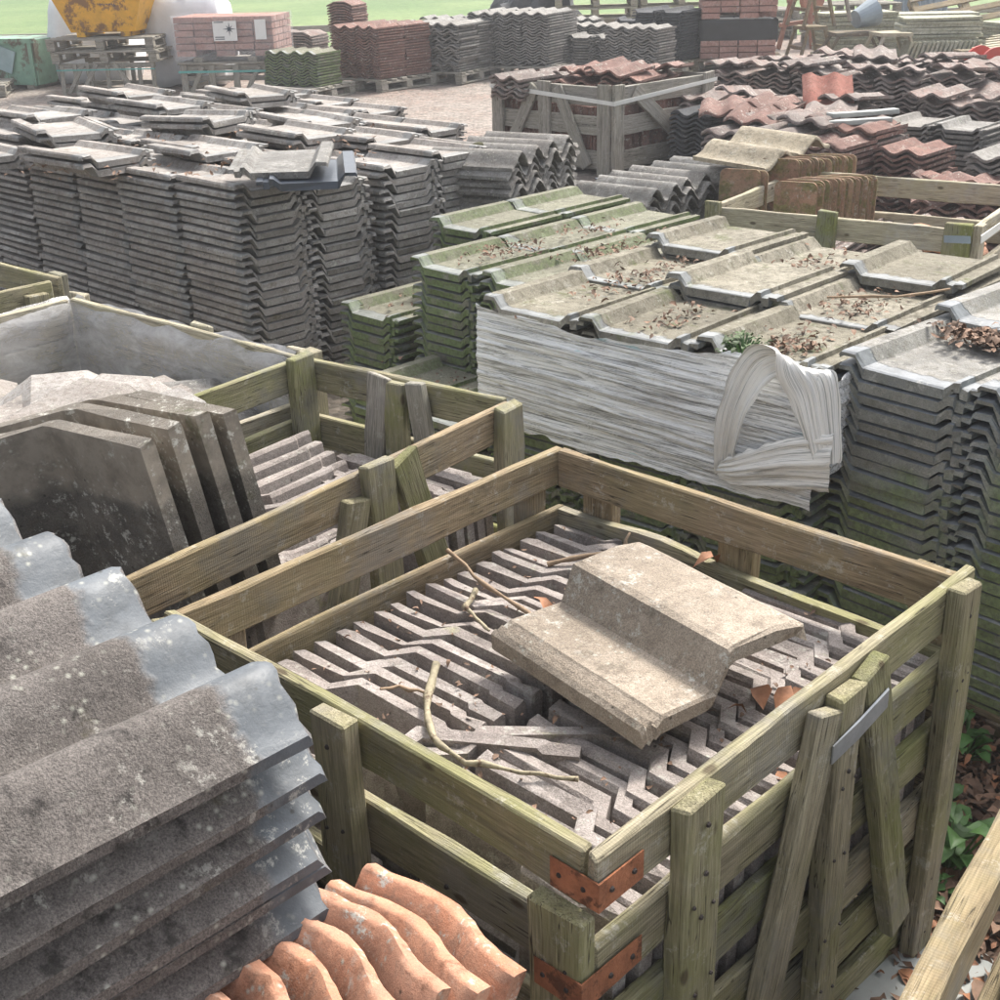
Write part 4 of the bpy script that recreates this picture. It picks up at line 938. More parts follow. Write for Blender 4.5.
tstack('brown red tiles tipped in a low heap beyond the pale crate', (2.75, 7.25), -.2, 2, 1, 9, 'roman', 'clay_red', ragged=.2, p=.04, r=.2, loose=2)
tstack('low red tiles spread along the side of the red row', (2.6, 8.0), -.74, 1, 1, 12, 'roman', 'clay_red')
for k, (x, y) in enumerate(((2.75, 8.55), (2.9, 8.45), (3.0, 8.6))):
    o = mk('gutter_length', board_mesh(.5, .07, .03, k), 'panel_grey', None, T(x - .6, y - .1, .70 + .03 * k) @ rotz(.1 + .1 * k)); tag(o, 'short pale grey strip lying across the red stack tops', 'strip', 'pale strips on the red stacks')

# ------------------------------------------------------------------ far row of palletised tiles
tstack('tall red tile stack alone on its pallet at the gravel edge', (-1.18, 15.05), -.66, 2, 2, 19, 'roman', 'clay_red', pitch=.028, pal=('worn pallet under the tall red stack', 'wood_grey'))
tstack('green grey tile stack low on a pale pallet near the brick pack', (-1.98, 14.35), -.5, 2, 1, 12, 'roman', 'conc_moss', pitch=.028, pal=('pale worn pallet under the low green grey stack', 'wood_grey'))
tstack('leaning grey tile stack beside the tall red stack', (-.42, 15.6), -.5, 2, 2, 18, 'roman', 'conc_far', pitch=.028, pal=('pallet under the leaning grey stack', 'wood_grey'), p=.03)
tstack('broad pale grey wave tile stack in the far row', (.42, 16.0), -.45, 3, 2, 19, 'roman', 'conc_far', pitch=.03, pal=('pallet under the broad pale grey stack', 'wood_grey'))
tstack('short grey stack hemmed in front of the dark tiles', (1.35, 15.9), -.5, 2, 1, 14, 'flat_s', 'conc_far', pitch=.03)
tstack('neat grey stack ahead of the slate-dark stack', (1.72, 15.3), -.6, 2, 1, 14, 'roman', 'conc_far', pitch=.03, pal=('low pallet under the neat grey stack', 'wood_grey'))
tstack('slate-dark tile stack beside the brick packs', (2.2, 16.1), -.6, 2, 2, 17, 'flat_s', 'conc_dark', pitch=.032, pal=('yellowish pallet under the slate-dark stack', 'wood_pale'))
tstack('rear grey tile row behind the leaning stack', (-.3, 17.8), -.3, 3, 1, 17, 'roman', 'conc_far', pitch=.032)
tstack('rear grey tile row behind the broad pale stack', (1.0, 18.0), -.3, 3, 1, 15, 'roman', 'conc_far', pitch=.032)
tstack('rear charcoal tile row before the new pallets', (2.25, 18.0), -.3, 3, 1, 14, 'flat_s', 'conc_dark', pitch=.032)
tstack('brown mauve tile stack behind the low green grey stack', (-2.35, 16.6), -.4, 2, 1, 16, 'cap', 'clay_mix', pitch=.03)
tstack('grey brown tile stack farther behind the brick pack', (-3.1, 17.2), -.4, 2, 1, 18, 'roman', 'conc_far', pitch=.03)
tstack('dark red tile stack behind the tall red stack', (-1.75, 17.4), -.4, 1, 1, 24, 'cap', 'clay_red', pitch=.032)

tstack('grey lichened row filling the gap behind the short grey stack', (1.3, 16.8), -.4, 2, 1, 16, 'roman', 'conc_far', pitch=.03)
tstack('mixed brown row behind the slate-dark stack', (2.6, 17.3), -.2, 3, 1, 13, 'flat_s', 'conc_dark', pitch=.032)
tstack('pale grey row at the field edge beyond the leaning stack', (-.9, 18.6), -.2, 3, 1, 14, 'flat_s', 'conc_far', pitch=.032)
tstack('weathered red row between the slabs and the long mauve rows', (3.3, 12.3), -.6, 4, 1, 13, 'roman', 'clay_mix', ragged=.2, loose=1)
tstack('grey red row near the red reel foot', (4.4, 12.2), -.6, 3, 1, 12, 'roman', 'clay_mix', ragged=.2, loose=1)
tstack('brown tile heap on gravel before the dark timber bench', (3.2, 13.6), -.4, 3, 1, 9, 'roman', 'clay_mix', ragged=.3, loose=2, r=.1)
def brick_pack(label, c, z, yaw, nx, ny, nz, mat, holes=True, name='brick_pack', bl=.215, bh=.065, bd=.1025, wrap=None):
    t = thing(name, label, 'bricks', (c[0], c[1], z), yaw); A = Acc()
    for k in range(nz):
        for i in range(nx):
            for j in range(ny):
                if 0 < i < nx - 1 and 0 < j < ny - 1 and k < nz - 1: continue
                if holes and k == 0 and j == 0 and i in (1, 3): continue
                A.box(((i - (nx - 1) / 2) * (bl + .004), (j - (ny - 1) / 2) * (bd + .004), bh / 2 + k * (bh + .003)), (bl - .008, bd - .006, bh - .007), jit(.003, .006))
    stuff(mk('bricks', A.mesh('bricks'), mat, t))
    if wrap:
        V, F = [], []; W, D, H = nx * (bl + .004) / 2 + .012, ny * (bd + .004) / 2 + .012, nz * (bh + .003) + .012; n = 12; m = 8
        per = [(-W, -D), (W, -D), (W, D), (-W, D)]
        for j in range(m + 1):
            for s in range(4):
                for i in range(n):
                    u = i / n; x = per[s][0] * (1 - u) + per[(s + 1) % 4][0] * u; y = per[s][1] * (1 - u) + per[(s + 1) % 4][1] * u
                    f = 1 + .02 * noise.noise(Vector((x * 4, y * 4 + 3, j * 1.3))); V.append((x * f, y * f, -.04 + (H + .04) * j / m))
        N_ = 4 * n
        for j in range(m):
            for i in range(N_): F.append((j * N_ + i, j * N_ + (i + 1) % N_, (j + 1) * N_ + (i + 1) % N_, (j + 1) * N_ + i))
        mk('film', from_np('film', V, F, 180), wrap, t)
    return t
bpx, bpy_, byw = 2.95, 16.1, -.1
pallet('pallet under the banded red brick packs', (bpx, bpy_), byw, None, 'wood_dark')
zb = gz(bpy_) + .132
brick_pack('lower pack of red bricks on the pallet beneath dark sheeting', (bpx, bpy_), zb, byw, 4, 7, 3, 'brick', False)
brick_pack('middle pack of bricks in crumpled black sheeting', (bpx, bpy_ + .03), zb + .21, byw, 4, 7, 3, 'film_dark', False, wrap='tarp_black')
brick_pack('upper pack of pinkish red bricks with fork slots', (bpx, bpy_), zb + .435, byw, 4, 7, 6, 'brick', True)
# left: shrink-wrapped bricks on a small crate
sbx, sby, sy = -2.78, 14.95, -.12
sc = thing('wooden_crate', 'small weathered crate under the shrink-wrapped bricks', 'crate', (sbx, sby, gz(sby)), sy)
for z in (.06, .19, .30): board('rail', sc, (-.5, -.42, z), (.5, -.42, z), Z3, .05, .02, 'wood_grey'); board('rail', sc, (.5, -.42, z), (.5, .42, z), Z3, .05, .02, 'wood_grey'); board('rail', sc, (-.5, -.42, z), (-.5, .42, z), Z3, .05, .02, 'wood_grey')
for x in (-.46, -.15, .12, .46): board('post', sc, (x, -.44, 0), (x, -.44, .33), (1, 0, 0), .07, .02, 'wood_grey')
for x0, x1 in ((-.4, -.25), (.2, .38)): board('brace', sc, (x0, -.442, .02), (x1, -.442, .31), (1, 0, 0), .05, .02, 'wood_grey')
board('band', sc, (-.52, -.456, .26), (.52, -.456, .26), Z3, .02, .003, 'band_teal', 1, 1)
for k in range(5): board('deck_board', sc, (-.52, -.4 + k * .2, .345), (.52, -.4 + k * .2, .345), (0, 1, 0), .11, .02, 'wood_grey', 1)
board('bearer', sc, (-.3, -.41, .38), (-.3, .41, .38), (1, 0, 0), .1, .05, 'wood_grey', 1); board('bearer', sc, (.3, -.41, .38), (.3, .41, .38), (1, 0, 0), .1, .05, 'wood_grey', 1)
bk = brick_pack('shrink-wrapped pink brick pack with a white printed label', (sbx, sby), gz(sby) + .406, sy, 5, 7, 6, 'brick', True, wrap='clear_film')
lbm = Acc(); lbm.box((.03, -.405, .26), (.26, .004, .2)); mk('label_sheet', lbm.mesh('label'), 'paper', bk)
lb2 = Acc(); lb2.box((.42, -.405, .27), (.12, .004, .2)); mk('label_sheet', lb2.mesh('label'), 'paper', bk)
V = []
for i in range(16):
    t = i / 16 * 2 * math.pi; q = (.05, .018)[i % 2] if i % 4 else .075; V.append((.08 + q * math.cos(t), -.409, .28 + q * math.sin(t)))
mk('star_print', from_np('star', V, [tuple(range(16))]), 'ink', bk)
for zz in (.18, .2, .35): board('print_line', bk, (-.08, -.409, zz), (.02, -.409, zz), Z3, .008, .001, 'ink', 1, 1)
# pallet tower with the yellow skip
tx, ty, tyaw = -4.2, 15.4, -.08
tc = thing('wooden_crate', 'stillage crate with crossed braces under the stacked pallets', 'crate', (tx, ty, gz(ty)), tyaw)
for z in (.05, .31): board('rail', tc, (-.55, -.4, z), (.55, -.4, z), Z3, .05, .03, 'wood_grey'); board('rail', tc, (-.55, .4, z), (.55, .4, z), Z3, .05, .03, 'wood_grey')
for x in (-.52, -.36, -.2, 0, .2, .36, .52): board('post', tc, (x, -.425, 0), (x + ru(-.02, .02), -.425, .335), (1, 0, 0), .045, .02, 'wood_grey')
for x0, x1 in ((-.3, -.1), (.3, .1), (-.45, -.25)): board('brace', tc, (x0, -.447, .03), (x1, -.447, .33), (1, 0, 0), .045, .02, 'wood_grey')
for x in (-.5, 0, .5): board('post', tc, (x, .42, 0), (x, .42, .335), (1, 0, 0), .05, .02, 'wood_grey')
board('band', tc, (-.56, -.46, .27), (.56, -.46, .27), Z3, .015, .003, 'band_teal', 1, 1)
pallet('grey pallet resting on the braced stillage crate', (tx, ty), tyaw, None, 'wood_grey', 1.2, .95, z=gz(ty) + .337)
pallet('grey pallet directly under the yellow skip', (tx - .05, ty + .02), tyaw + .04, None, 'wood_grey', 1.2, .95, z=gz(ty) + .470)
def frustum(A, x0, y0, z0, x1, y1, z1, tk=.02):
    """open tapered tub: outer and inner shells"""
    V = []
    for (x, y, z) in ((x0, y0, z0), (x1, y1, z1), (x1 - tk, y1 - tk, z1), (x0 - tk, y0 - tk, z0 + tk)):
        V += [(-x, -y, z), (x, -y, z), (x, y, z), (-x, y, z)]
    F = [(3, 2, 1, 0)] + [(4 * l + i, 4 * l + (i + 1) % 4, 4 * l + 4 + (i + 1) % 4, 4 * l + 4 + i) for l in range(3) for i in range(4)] + [(12, 13, 14, 15)]
    A.add((V, F), Matrix.Identity(4))
sk = thing('yellow_skip', 'tapered yellow metal tipping skip standing on the stacked pallets', 'skip', (tx - .03, ty, gz(ty) + .603), tyaw)
A = Acc(); frustum(A, .36, .3, .05, .56, .42, .56); mk('tub', A.mesh('tub'), 'skip_yellow', sk)
A = Acc(); 
for (c, d) in (((0, -.425, .56), (1.16, .03, .05)), ((0, .425, .56), (1.16, .03, .05)), ((-.57, 0, .56), (.03, .88, .05)), ((.57, 0, .56), (.03, .88, .05))): A.box(c, d)
mk('rim', A.mesh('rim'), 'skip_yellow', sk)
for x in (-.25, .25): A = Acc(); A.box((x, 0, .025), (.1, .6, .05)); mk('foot', A.mesh('foot'), 'skip_yellow', sk)
fc = bpy.data.curves.new('writing', 'FONT'); fc.body = 'Sliding'; fc.size = .075; fc.extrude = .001; fo = bpy.data.objects.new('tmp', fc); COL.objects.link(fo)
bpy.context.view_layer.update(); dg = bpy.context.evaluated_depsgraph_get(); wm = bpy.data.meshes.new_from_object(fo.evaluated_get(dg)); bpy.data.objects.remove(fo)
wm.materials.clear(); mk('lettering', wm, 'ink', sk, T(.02, -.368, .33) @ Matrix.Rotation(math.pi / 2 - .22, 4, 'X') @ T(0, 0, .004))
def bulk_bag(label, c, z, s):
    bm = bmesh.new(); bmesh.ops.create_cube(bm, size=1); bmesh.ops.subdivide_edges(bm, edges=bm.edges[:], cuts=6, use_grid_fill=True)
    for v in bm.verts:
        q = v.co.copy(); bul = 1 + .18 * (1 - (2 * q.z) ** 2); v.co = Vector((q.x * s[0] * bul, q.y * s[1] * bul, (q.z + .5) * s[2])) + Vector((1, 1, 1)) * (.05 * noise.noise(q * 5 + Vector((c[0], 0, 0))))
    me = bpy.data.meshes.new('bag'); bm.to_mesh(me); bm.free(); me.polygons.foreach_set('use_smooth', [True] * len(me.polygons))
    o = mk('bulk_bag', me, 'bag_white', None, T(c[0], c[1], z)); return tag(o, label, 'bag')
bulk_bag('white bulk bag partly behind the yellow skip, nearer the field fence', (-4.75, 16.6), gz(16.6), (.8, .8, .95))
bulk_bag('white bulk bag squeezed between yellow skip and shrink-wrapped bricks', (-3.45, 15.9), gz(15.9), (.75, .75, .98))
# green metal tank
tk = thing('metal_tank', 'flaking green metal tank with pale blue side by the pallets', 'tank', (-5.7, 16.3, gz(16.3)), -.25)
A = Acc(); A.box((0, 0, .29), (1.1, .8, .5)); mk('body', A.mesh('body'), 'tank_green', tk)
A = Acc()
for x in (-.5, 0, .5): A.box((x, -.41, .29), (.05, .03, .52))
A.box((0, -.41, .53), (1.14, .04, .05)); mk('frame', A.mesh('frame'), 'tank_green', tk)
A = Acc(); A.box((-.1, -.425, .36), (.5, .012, .26), Matrix.Rotation(.35, 4, 'Y')); mk('panel', A.mesh('panel'), 'tank_blue', tk)
for x in (-.45, .45): board('skid', tk, (x, -.45, .02), (x, .4, .02), (1, 0, 0), .09, .04, 'wood_grey', 1)
pallet('broken pallet leaning low beside the green tank', (-6.05, 15.4), .2, None, 'wood_grey')

# new pallets, tarpaulin heap
for q, x in enumerate((1.55, 2.75)):
    for k in range(7): pallet('clean pale new pallet in the pile behind the charcoal tiles' if q == 0 else 'clean pale new pallet in the pile nearer the brick packs', (x, 19.6), -.05 + ru(-.03, .03), ('pale new pallets behind the charcoal tiles', 'pale new pallets nearer the brick packs')[q], 'wood_pale', 1.15, .95, z=gz(19) + .137 * k)
bm = bmesh.new(); bmesh.ops.create_icosphere(bm, subdivisions=4, radius=1)
for v in bm.verts: v.co = Vector((v.co.x * .75, v.co.y * .6, max(-.02, v.co.z) * .95)) * (1 + .22 * noise.noise(v.co * 2.4) + .08 * noise.noise(v.co * 8))
me = bpy.data.meshes.new('tarp'); bm.to_mesh(me); bm.free(); o = mk('tarpaulin', me, 'tarp_black', None, T(.75, 20.3, gz(20))); tag(o, 'heap under crumpled black tarpaulin at the field edge', 'tarpaulin')

# right-hand clutter: trestle, mixer, slabs, reel, pallets, sheets
def trestle(label, c, z, yaw, mat, h=.5, w_=.35):
    t = thing('trestle', label, 'trestle', (c[0], c[1], z), yaw)
    for s in (-1, 1):
        for y in (-.18, .18): board('leg', t, (s * w_, y * 1.2, 0), (s * w_ * .5, y, h), (0, 1, 0), .05, .03, mat, 1, 1)
        board('rung', t, (s * w_ * .75, -.2, h * .5), (s * w_ * .75, .2, h * .5), Z3, .04, .02, mat, 1, 1)
    board('top_bar', t, (-w_ * .6, 0, h + .02), (w_ * .6, 0, h + .02), (0, 1, 0), .4, .04, mat, 1, 1); return t
trestle('rusty orange trestle with a second one on it, beside the brick packs', (3.85, 16.2), gz(16.2), .2, 'wood_brown', .4, .22)
trestle('rusty orange trestle standing on top of the other trestle', (3.85, 16.2), gz(16.2) + .44, .25, 'wood_brown', .38, .2)
trestle('pale lattice stand before the rough timber bench', (4.55, 15.3), gz(15.3), .1, 'wood_pale', .38, .3)
trestle('dark timber bench under the blue grey mixer drum', (4.25, 15.7), gz(15.7), .0, 'wood_dark', .36, .45)
mx_ = thing('mixer_drum', 'blue grey dented drum lying on the dark timber bench', 'drum', (4.35, 15.7, gz(15.7) + .42), .4)
bm = bmesh.new(); bmesh.ops.create_cone(bm, cap_ends=True, segments=20, radius1=.1, radius2=.16, depth=.26); me = bpy.data.meshes.new('drum'); bm.to_mesh(me); bm.free(); mk('drum', me, 'blue_grey', mx_, T(0, 0, .15) @ Matrix.Rotation(1.3, 4, 'Y'))
board('handle', mx_, (-.2, 0, .1), (-.35, 0, .55), (0, 1, 0), .05, .03, 'wood_grey', 1, 1)
def slab_stack(label, c, z, yaw, n, L, W, upright=False, mat='stone_pale'):
    t = thing('slab_stack', label, 'slabs', (c[0], c[1], z), yaw)
    for k in range(n):
        if upright: board('stone', t, (-L / 2 + k * .05, -W / 2, 0), (-L / 2 + k * .05 + .1, -W / 2, .32), (0, 1, 0), .3, .03, mat, k % 4, 1)
        else: board('stone', t, (-L / 2 + ru(-.03, .03), 0, .02 + k * .036), (L / 2 + ru(-.03, .03), 0, .02 + k * .036), (0, 1, 0), W * ru(.92, 1.05), .032, mat, k % 4, 2)
    return t
slab_stack('pale stone slabs lying flat above the upright slabs', (5.15, 15.5), gz(15.5) + .34, -.1, 6, .85, .45)
slab_stack('pale stone slabs leaned upright in a tight row', (5.1, 15.35), gz(15.4), -.05, 17, .9, .3, True)
slab_stack('low flat pile of greenish stone slabs behind the bench', (4.55, 16.8), gz(16.8), .1, 15, .9, .5)
slab_stack('flat pile of grey stone slabs next to the greenish pile', (5.55, 16.9), gz(16.9), -.1, 14, 1.0, .5)
slab_stack('thin pale slab pile beyond the red reel', (6.5, 16.2), gz(16.2), .2, 12, 1.1, .5)
for k in range(6):
    o = mk('timber_beam', board_mesh(1.5, .09, .05, k), 'wood_pale', None, T(6.0 + .1 * k, 14.9 + .12 * k, .62 + .02 * k) @ rotz(.15 + ru(-.08, .08)) @ Matrix.Rotation(-.08, 4, 'Y')); tag(o, 'pale timber length in the slanting heap behind the red reel', 'timber', 'timber heap behind the reel')
o = mk('timber_beam', board_mesh(1.7, .2, .18, 1), 'wood_dark', None, T(5.9, 14.6, gz(14.6) + .19) @ rotz(.1)); tag(o, 'thick dark timber baulk behind the red reel', 'timber')
rl = thing('cable_reel', 'red painted metal reel standing on edge beyond the red tile rows', 'reel', (5.05, 13.6, gz(13.6)), .35)
for y, nm in ((-.12, 'flange'), (.12, 'flange')):
    bm = bmesh.new(); bmesh.ops.create_cone(bm, cap_ends=True, segments=28, radius1=.2, radius2=.2, depth=.025); me = bpy.data.meshes.new('flange'); bm.to_mesh(me); bm.free(); mk(nm, me, 'red_paint', rl, T(0, y, .20) @ Matrix.Rotation(math.pi / 2, 4, 'X'))
bm = bmesh.new(); bmesh.ops.create_cone(bm, cap_ends=True, segments=18, radius1=.09, radius2=.09, depth=.24); me = bpy.data.meshes.new('core'); bm.to_mesh(me); bm.free(); mk('core', me, 'orange_paint', rl, T(0, 0, .20) @ Matrix.Rotation(math.pi / 2, 4, 'X'))
bm = bmesh.new(); bmesh.ops.create_cone(bm, cap_ends=True, segments=12, radius1=.035, radius2=.03, depth=.04); me = bpy.data.meshes.new('hub'); bm.to_mesh(me); bm.free(); mk('hub', me, 'zinc', rl, T(0, -.15, .20) @ Matrix.Rotation(math.pi / 2, 4, 'X'))
for k in range(4): pallet('greyed pallet in the pile by the corrugated sheet', (5.0, 18.8), .05 + ru(-.05, .05), 'greyed pallets by the corrugated sheet', 'wood_grey', z=gz(18) + .137 * k)
for k in range(3): pallet('greyed pallet in the shorter pile farther from the sheet', (3.9 + .1, 20.4), .05 + ru(-.05, .05), 'shorter pile of greyed pallets', 'wood_grey', z=gz(18) + .137 * k)
po = pallet('brown pallet tipped up at an angle over the slab piles', (6.1, 17.2), .05, None, 'wood_brown', 1.3, 1.0, z=.72); po.rotation_euler = (math.radians(38), math.radians(-9), .05)
def corrugated(label, c, z, yaw, W, H, mat):
    V, F = [], []; n = 60
    for j in range(2):
        for i in range(n + 1):
            x = -W / 2 + W * i / n
            for s in (0, .004): V.append((x, .02 * math.sin(x * 2 * math.pi / .08) + s, j * H))
    m = 2 * (n + 1)
    for i in range(n):
        F += [(2 * i, 2 * i + 2, m + 2 * i + 2, m + 2 * i), (2 * i + 1, m + 2 * i + 1, m + 2 * i + 3, 2 * i + 3)]
    o = mk('corrugated_sheet', from_np('corrugated', V, F, 60), mat, None, T(*c, z) @ rotz(yaw) @ Matrix.Rotation(-.12, 4, 'X')); return tag(o, label, 'metal sheet')
corrugated('blue grey corrugated sheet leaning upright by the greyed pallets', (6.15, 19.3), gz(18), .1, .8, 1.0, 'blue_grey')
for k in range(4):
    o = mk('timber_post', board_mesh(1.1, .12, .06, k), 'wood_orange', None, T(7.15 + .16 * k, 17.9, gz(18) + .55) @ Matrix.Rotation(math.pi / 2, 4, 'Y') @ Matrix.Rotation(.05, 4, 'Z')); tag(o, 'orange brown upright timber plank beyond the tipped pallet', 'timber', 'upright planks beyond the tipped pallet')
orr = thing('machine_frame', 'rusty red machine frame by the greyed pallets', 'machinery', (4.2, 18.3, gz(18)), .3)
for (p0, p1) in (((-.3, 0, 0), (-.1, 0, .8)), ((.3, 0, 0), (.1, 0, .8)), ((-.3, 0, .3), (.3, 0, .35)), ((-.2, 0, .6), (.25, 0, .7)), ((.1, -.2, .0), (.1, .0, .8))): board('bar', orr, p0, p1, (0, 1, 0), .06, .05, 'orange_paint', 1, 1)
bm = bmesh.new(); bmesh.ops.create_cone(bm, cap_ends=True, segments=20, radius1=.16, radius2=.16, depth=.1); me = bpy.data.meshes.new('wheel'); bm.to_mesh(me); bm.free(); mk('wheel', me, 'orange_paint', orr, T(.05, -.2, .62) @ Matrix.Rotation(math.pi / 2, 4, 'X'))

# field fence
fn = thing('field_fence', 'low grey post and rail fence along the edge of the green field', 'fence', (0, 20.9, gz(20)), 0)
for i in range(11):
    x = -12.5 + 2.1 * i; board('post', fn, (x, 0, -.1), (x + ru(-.03, .03), 0, .42 + ru(-.05, .08)), (1, 0, 0), .13, .1, 'wood_grey', i % 4, 1)
    if i < 10 and i not in (1, 3): board('rail', fn, (x, -.06, .27 + ru(-.03, .03)), (x + 2.1, -.06, .27 + ru(-.03, .03)), Z3, .1, .04, 'wood_grey', i % 4, 2)
ff = thing('wire_fence', 'distant thin post and wire fence across the green field', 'fence', (0, 42, .384 + .012 * 18), 0)
for i in range(24):
    x = -23 + 2 * i; board('post', ff, (x, 0, -.1), (x, 0, .9), (1, 0, 0), .08, .08, 'wood_grey', i % 4, 1)
for z in (.35, .8): board('wire', ff, (-24, -.05, z), (24, -.05, z), Z3, .012, .012, 'zinc', 1, 2)

# ------------------------------------------------------------------ leaves, twigs, moss, weeds
def leaf_geo(r, L, W, curl):
    V = []; 
    for (u, w_) in ((0, .05), (.3, .9), (.65, .8), (1, .03)):
        z = curl * math.sin(u * 2.6) * L
        V += [((u - .5) * L + r.uniform(-.08, .08) * L, -w_ * W / 2, z + abs(w_) * W * r.uniform(.0, .5)), ((u - .5) * L, 0, z), ((u - .5) * L, w_ * W / 2, z + abs(w_) * W * r.uniform(.0, .3))]
    F = []
    for i in range(3):
        for k in range(2): F.append((3 * i + k, 3 * i + 3 + k, 3 * i + 4 + k, 3 * i + 1 + k))
    return V, F
def litter(name, label, mat, spots, L=(.02, .05), cat='leaves'):
    """spots: function returning (x, y, z) for leaf k, or None"""
    A = Acc(); r = random.Random(hash(name + label) & 0xffff)
    for p in spots:
        Ln = r.uniform(*L); g_ = leaf_geo(r, Ln, Ln * r.uniform(.35, .7), r.uniform(-.5, .6))
        A.add(g_, T(*p) @ rotz(r.uniform(0, 6.3)) @ Matrix.Rotation(r.uniform(-.5, .5), 4, 'X') @ Matrix.Rotation(r.uniform(-.5, .5), 4, 'Y'))
    o = stuff(mk(name, A.mesh(name, 60), mat)); return tag(o, label, cat)
R_ = random.Random(21)
def gauss_spots(n, c, s_, z, zs=.01): return [(R_.gauss(c[0], s_[0]), R_.gauss(c[1], s_[1]), z + R_.uniform(0, zs)) for _ in range(n)]
gsp = [(R_.uniform(.55, 1.75), R_.uniform(1.45, 3.0)) for _ in range(5200)]
litter('leaf_litter', 'brown fallen leaves carpeting the ground beside the slatted crate', 'leaf_brown', [(x, y, .012 + R_.uniform(0, .035)) for x, y in gsp], (.02, .06))
litter('leaf_litter', 'reddish dry leaves strewn through the brown leaf litter', 'leaf_red', [(x + .02, y + .03, .03 + R_.uniform(0, .025)) for x, y in gsp[::6]], (.02, .05))
def on_tiles(org, a_, b_, z, pts):
    out = []
    for (u, v, n, su, sv) in pts:
        for _ in range(n):
            q = org + a_ * R_.gauss(u, su) + b_ * R_.gauss(v, sv); out.append((q.x, q.y, z + R_.uniform(0, .012)))
    return out
ZW = .105 + .035 + 21 * .0335 + .012
litter('dead_leaves', 'crumbled brown leaves and seed husks on the wrapped pallet tiles', 'leaf_brown', on_tiles(W0, wa, wb, ZW, [(.2, .55, 150, .05, .18), (.55, .62, 60, .05, .06), (.9, .62, 110, .05, .12), (.55, .2, 60, .05, .1), (.93, .16, 130, .05, .08), (.55, 1.0, 70, .06, .1), (.9, 1.05, 70, .05, .1), (.2, 1.05, 90, .05, .08)]), (.012, .03))
litter('dead_leaves', 'brown leaf crumbs scattered over the mossy green stacks', 'leaf_brown', on_tiles(G0, ga, gb, .795, [(.2, .3, 110, .06, .1), (.5, .5, 130, .08, .1), (.2, .75, 60, .06, .1), (.55, .85, 60, .06, .1)]), (.012, .03))
litter('dead_leaves', 'brown leaf crumbs lying on the low mossy courses', 'leaf_brown', on_tiles(Vector((-.46, 4.28, 0)), ga, gb, .445, [(.3, .1, 70, .15, .08), (.7, .12, 90, .15, .08)]) + on_tiles(G1, ga, gb, .545, [(.2, .3, 60, .06, .12)]), (.012, .03))
litter('beech_mast', 'heap of brown husks in the pan of the tall grey stack', 'leaf_brown', on_tiles(S0, sa, sbv, .105 + 23.5 * .0332 + .005, [(.2, .36, 330, .075, .025), (.21, .33, 160, .06, .03)]), (.014, .034))
litter('dead_leaves', 'few curled red brown leaves on the zigzag tiles beside the loose tile', 'leaf_red', [tuple(C1M @ Vector((x, y_, .655 + z_))) for x, y_, z_ in ((.30, .13, .01), (.33, .16, .015), (.36, .10, .01), (.34, .20, .012), (.38, .16, .01), (.29, .08, .008), (.40, .02, .01), (-.18, .12, .012), (-.16, .1, .012), (-.2, .42, .01), (-.05, .47, .01), (.44, -.02, .01))], (.03, .06))
litter('dead_leaves', 'dark moss crumbs and leaf bits on the grey block tops', 'leaf_brown', [(R_.uniform(-2.0, -.5), R_.uniform(5.2, 6.6), 1.0 + R_.uniform(.0, .02)) for _ in range(250)], (.015, .04))
litter('dead_leaves', 'fine brown crumbs caught between the zigzag tiles of the strapped crate', 'leaf_brown', [tuple(C1M @ Vector((R_.uniform(-.43, .43), R_.uniform(-.4, .48), .653 + R_.uniform(0, .006)))) for _ in range(260)], (.006, .018))
def twig(name, label, pts, r0, r1, mat):
    P = [Vector(p) for p in pts]; V, F = [], []; n = len(P); k = 6; r = random.Random(len(label))
    Q = []
    for i in range(n - 1):
        for u in (0, .33, .66): Q.append(P[i].lerp(P[i + 1], u) + Vector((r.uniform(-1, 1), r.uniform(-1, 1), r.uniform(-.5, .5))) * .004)
    Q.append(P[-1])
    for i, q in enumerate(Q):
        t = (Q[min(i + 1, len(Q) - 1)] - Q[max(i - 1, 0)]).normalized(); a = t.cross(Z3).normalized(); b = t.cross(a)
        rad = (r0 + (r1 - r0) * i / len(Q)) * r.uniform(.7, 1.5)
        for s_ in range(k): V.append(q + a * rad * math.cos(s_ * 6.283 / k) + b * rad * math.sin(s_ * 6.283 / k))
    for i in range(len(Q) - 1):
        for s_ in range(k): F.append((i * k + s_, i * k + (s_ + 1) % k, i * k + k + (s_ + 1) % k, i * k + k + s_))
    F.append(tuple(range(k))[::-1]); F.append(tuple((len(Q) - 1) * k + s_ for s_ in range(k)))
    o = mk(name, from_np(name, V, F, 80), mat); return tag(o, label, 'twig')
def c1p(x, y_, z): return tuple(C1M @ Vector((x, y_, z)))
twig('twig', 'crooked lichen-covered branch draped over the middle of the zigzag tiles', [c1p(-.16, -.17, .69), c1p(-.12, -.24, .675), c1p(-.03, -.31, .672), c1p(.06, -.325, .67), c1p(.14, -.28, .668), c1p(.22, -.24, .67)], .0065, .0028, 'twig_lichen')
twig('twig', 'side shoot of bare twig beside the crooked lichen branch', [c1p(-.125, -.235, .676), c1p(-.155, -.262, .69), c1p(-.165, -.30, .70)], .0035, .0018, 'twig')
twig('twig', 'thin reddish twig leaning from the brown rail onto the tiles', [c1p(-.43, .12, .72), c1p(-.34, .10, .70), c1p(-.22, .10, .672), c1p(-.12, .08, .675)], .0045, .003, 'twig')
twig('twig', 'short forked lichen twig near the back boards of the strapped crate', [c1p(-.33, .10, .668), c1p(-.30, .04, .672), c1p(-.25, .02, .668), c1p(-.2, .0, .67)], .005, .003, 'twig_lichen')
twig('twig', 'bent brown twig by the far corner of the strapped crate', [c1p(-.30, .28, .668), c1p(-.26, .34, .678), c1p(-.22, .42, .672), c1p(-.24, .47, .69)], .005, .003, 'twig')
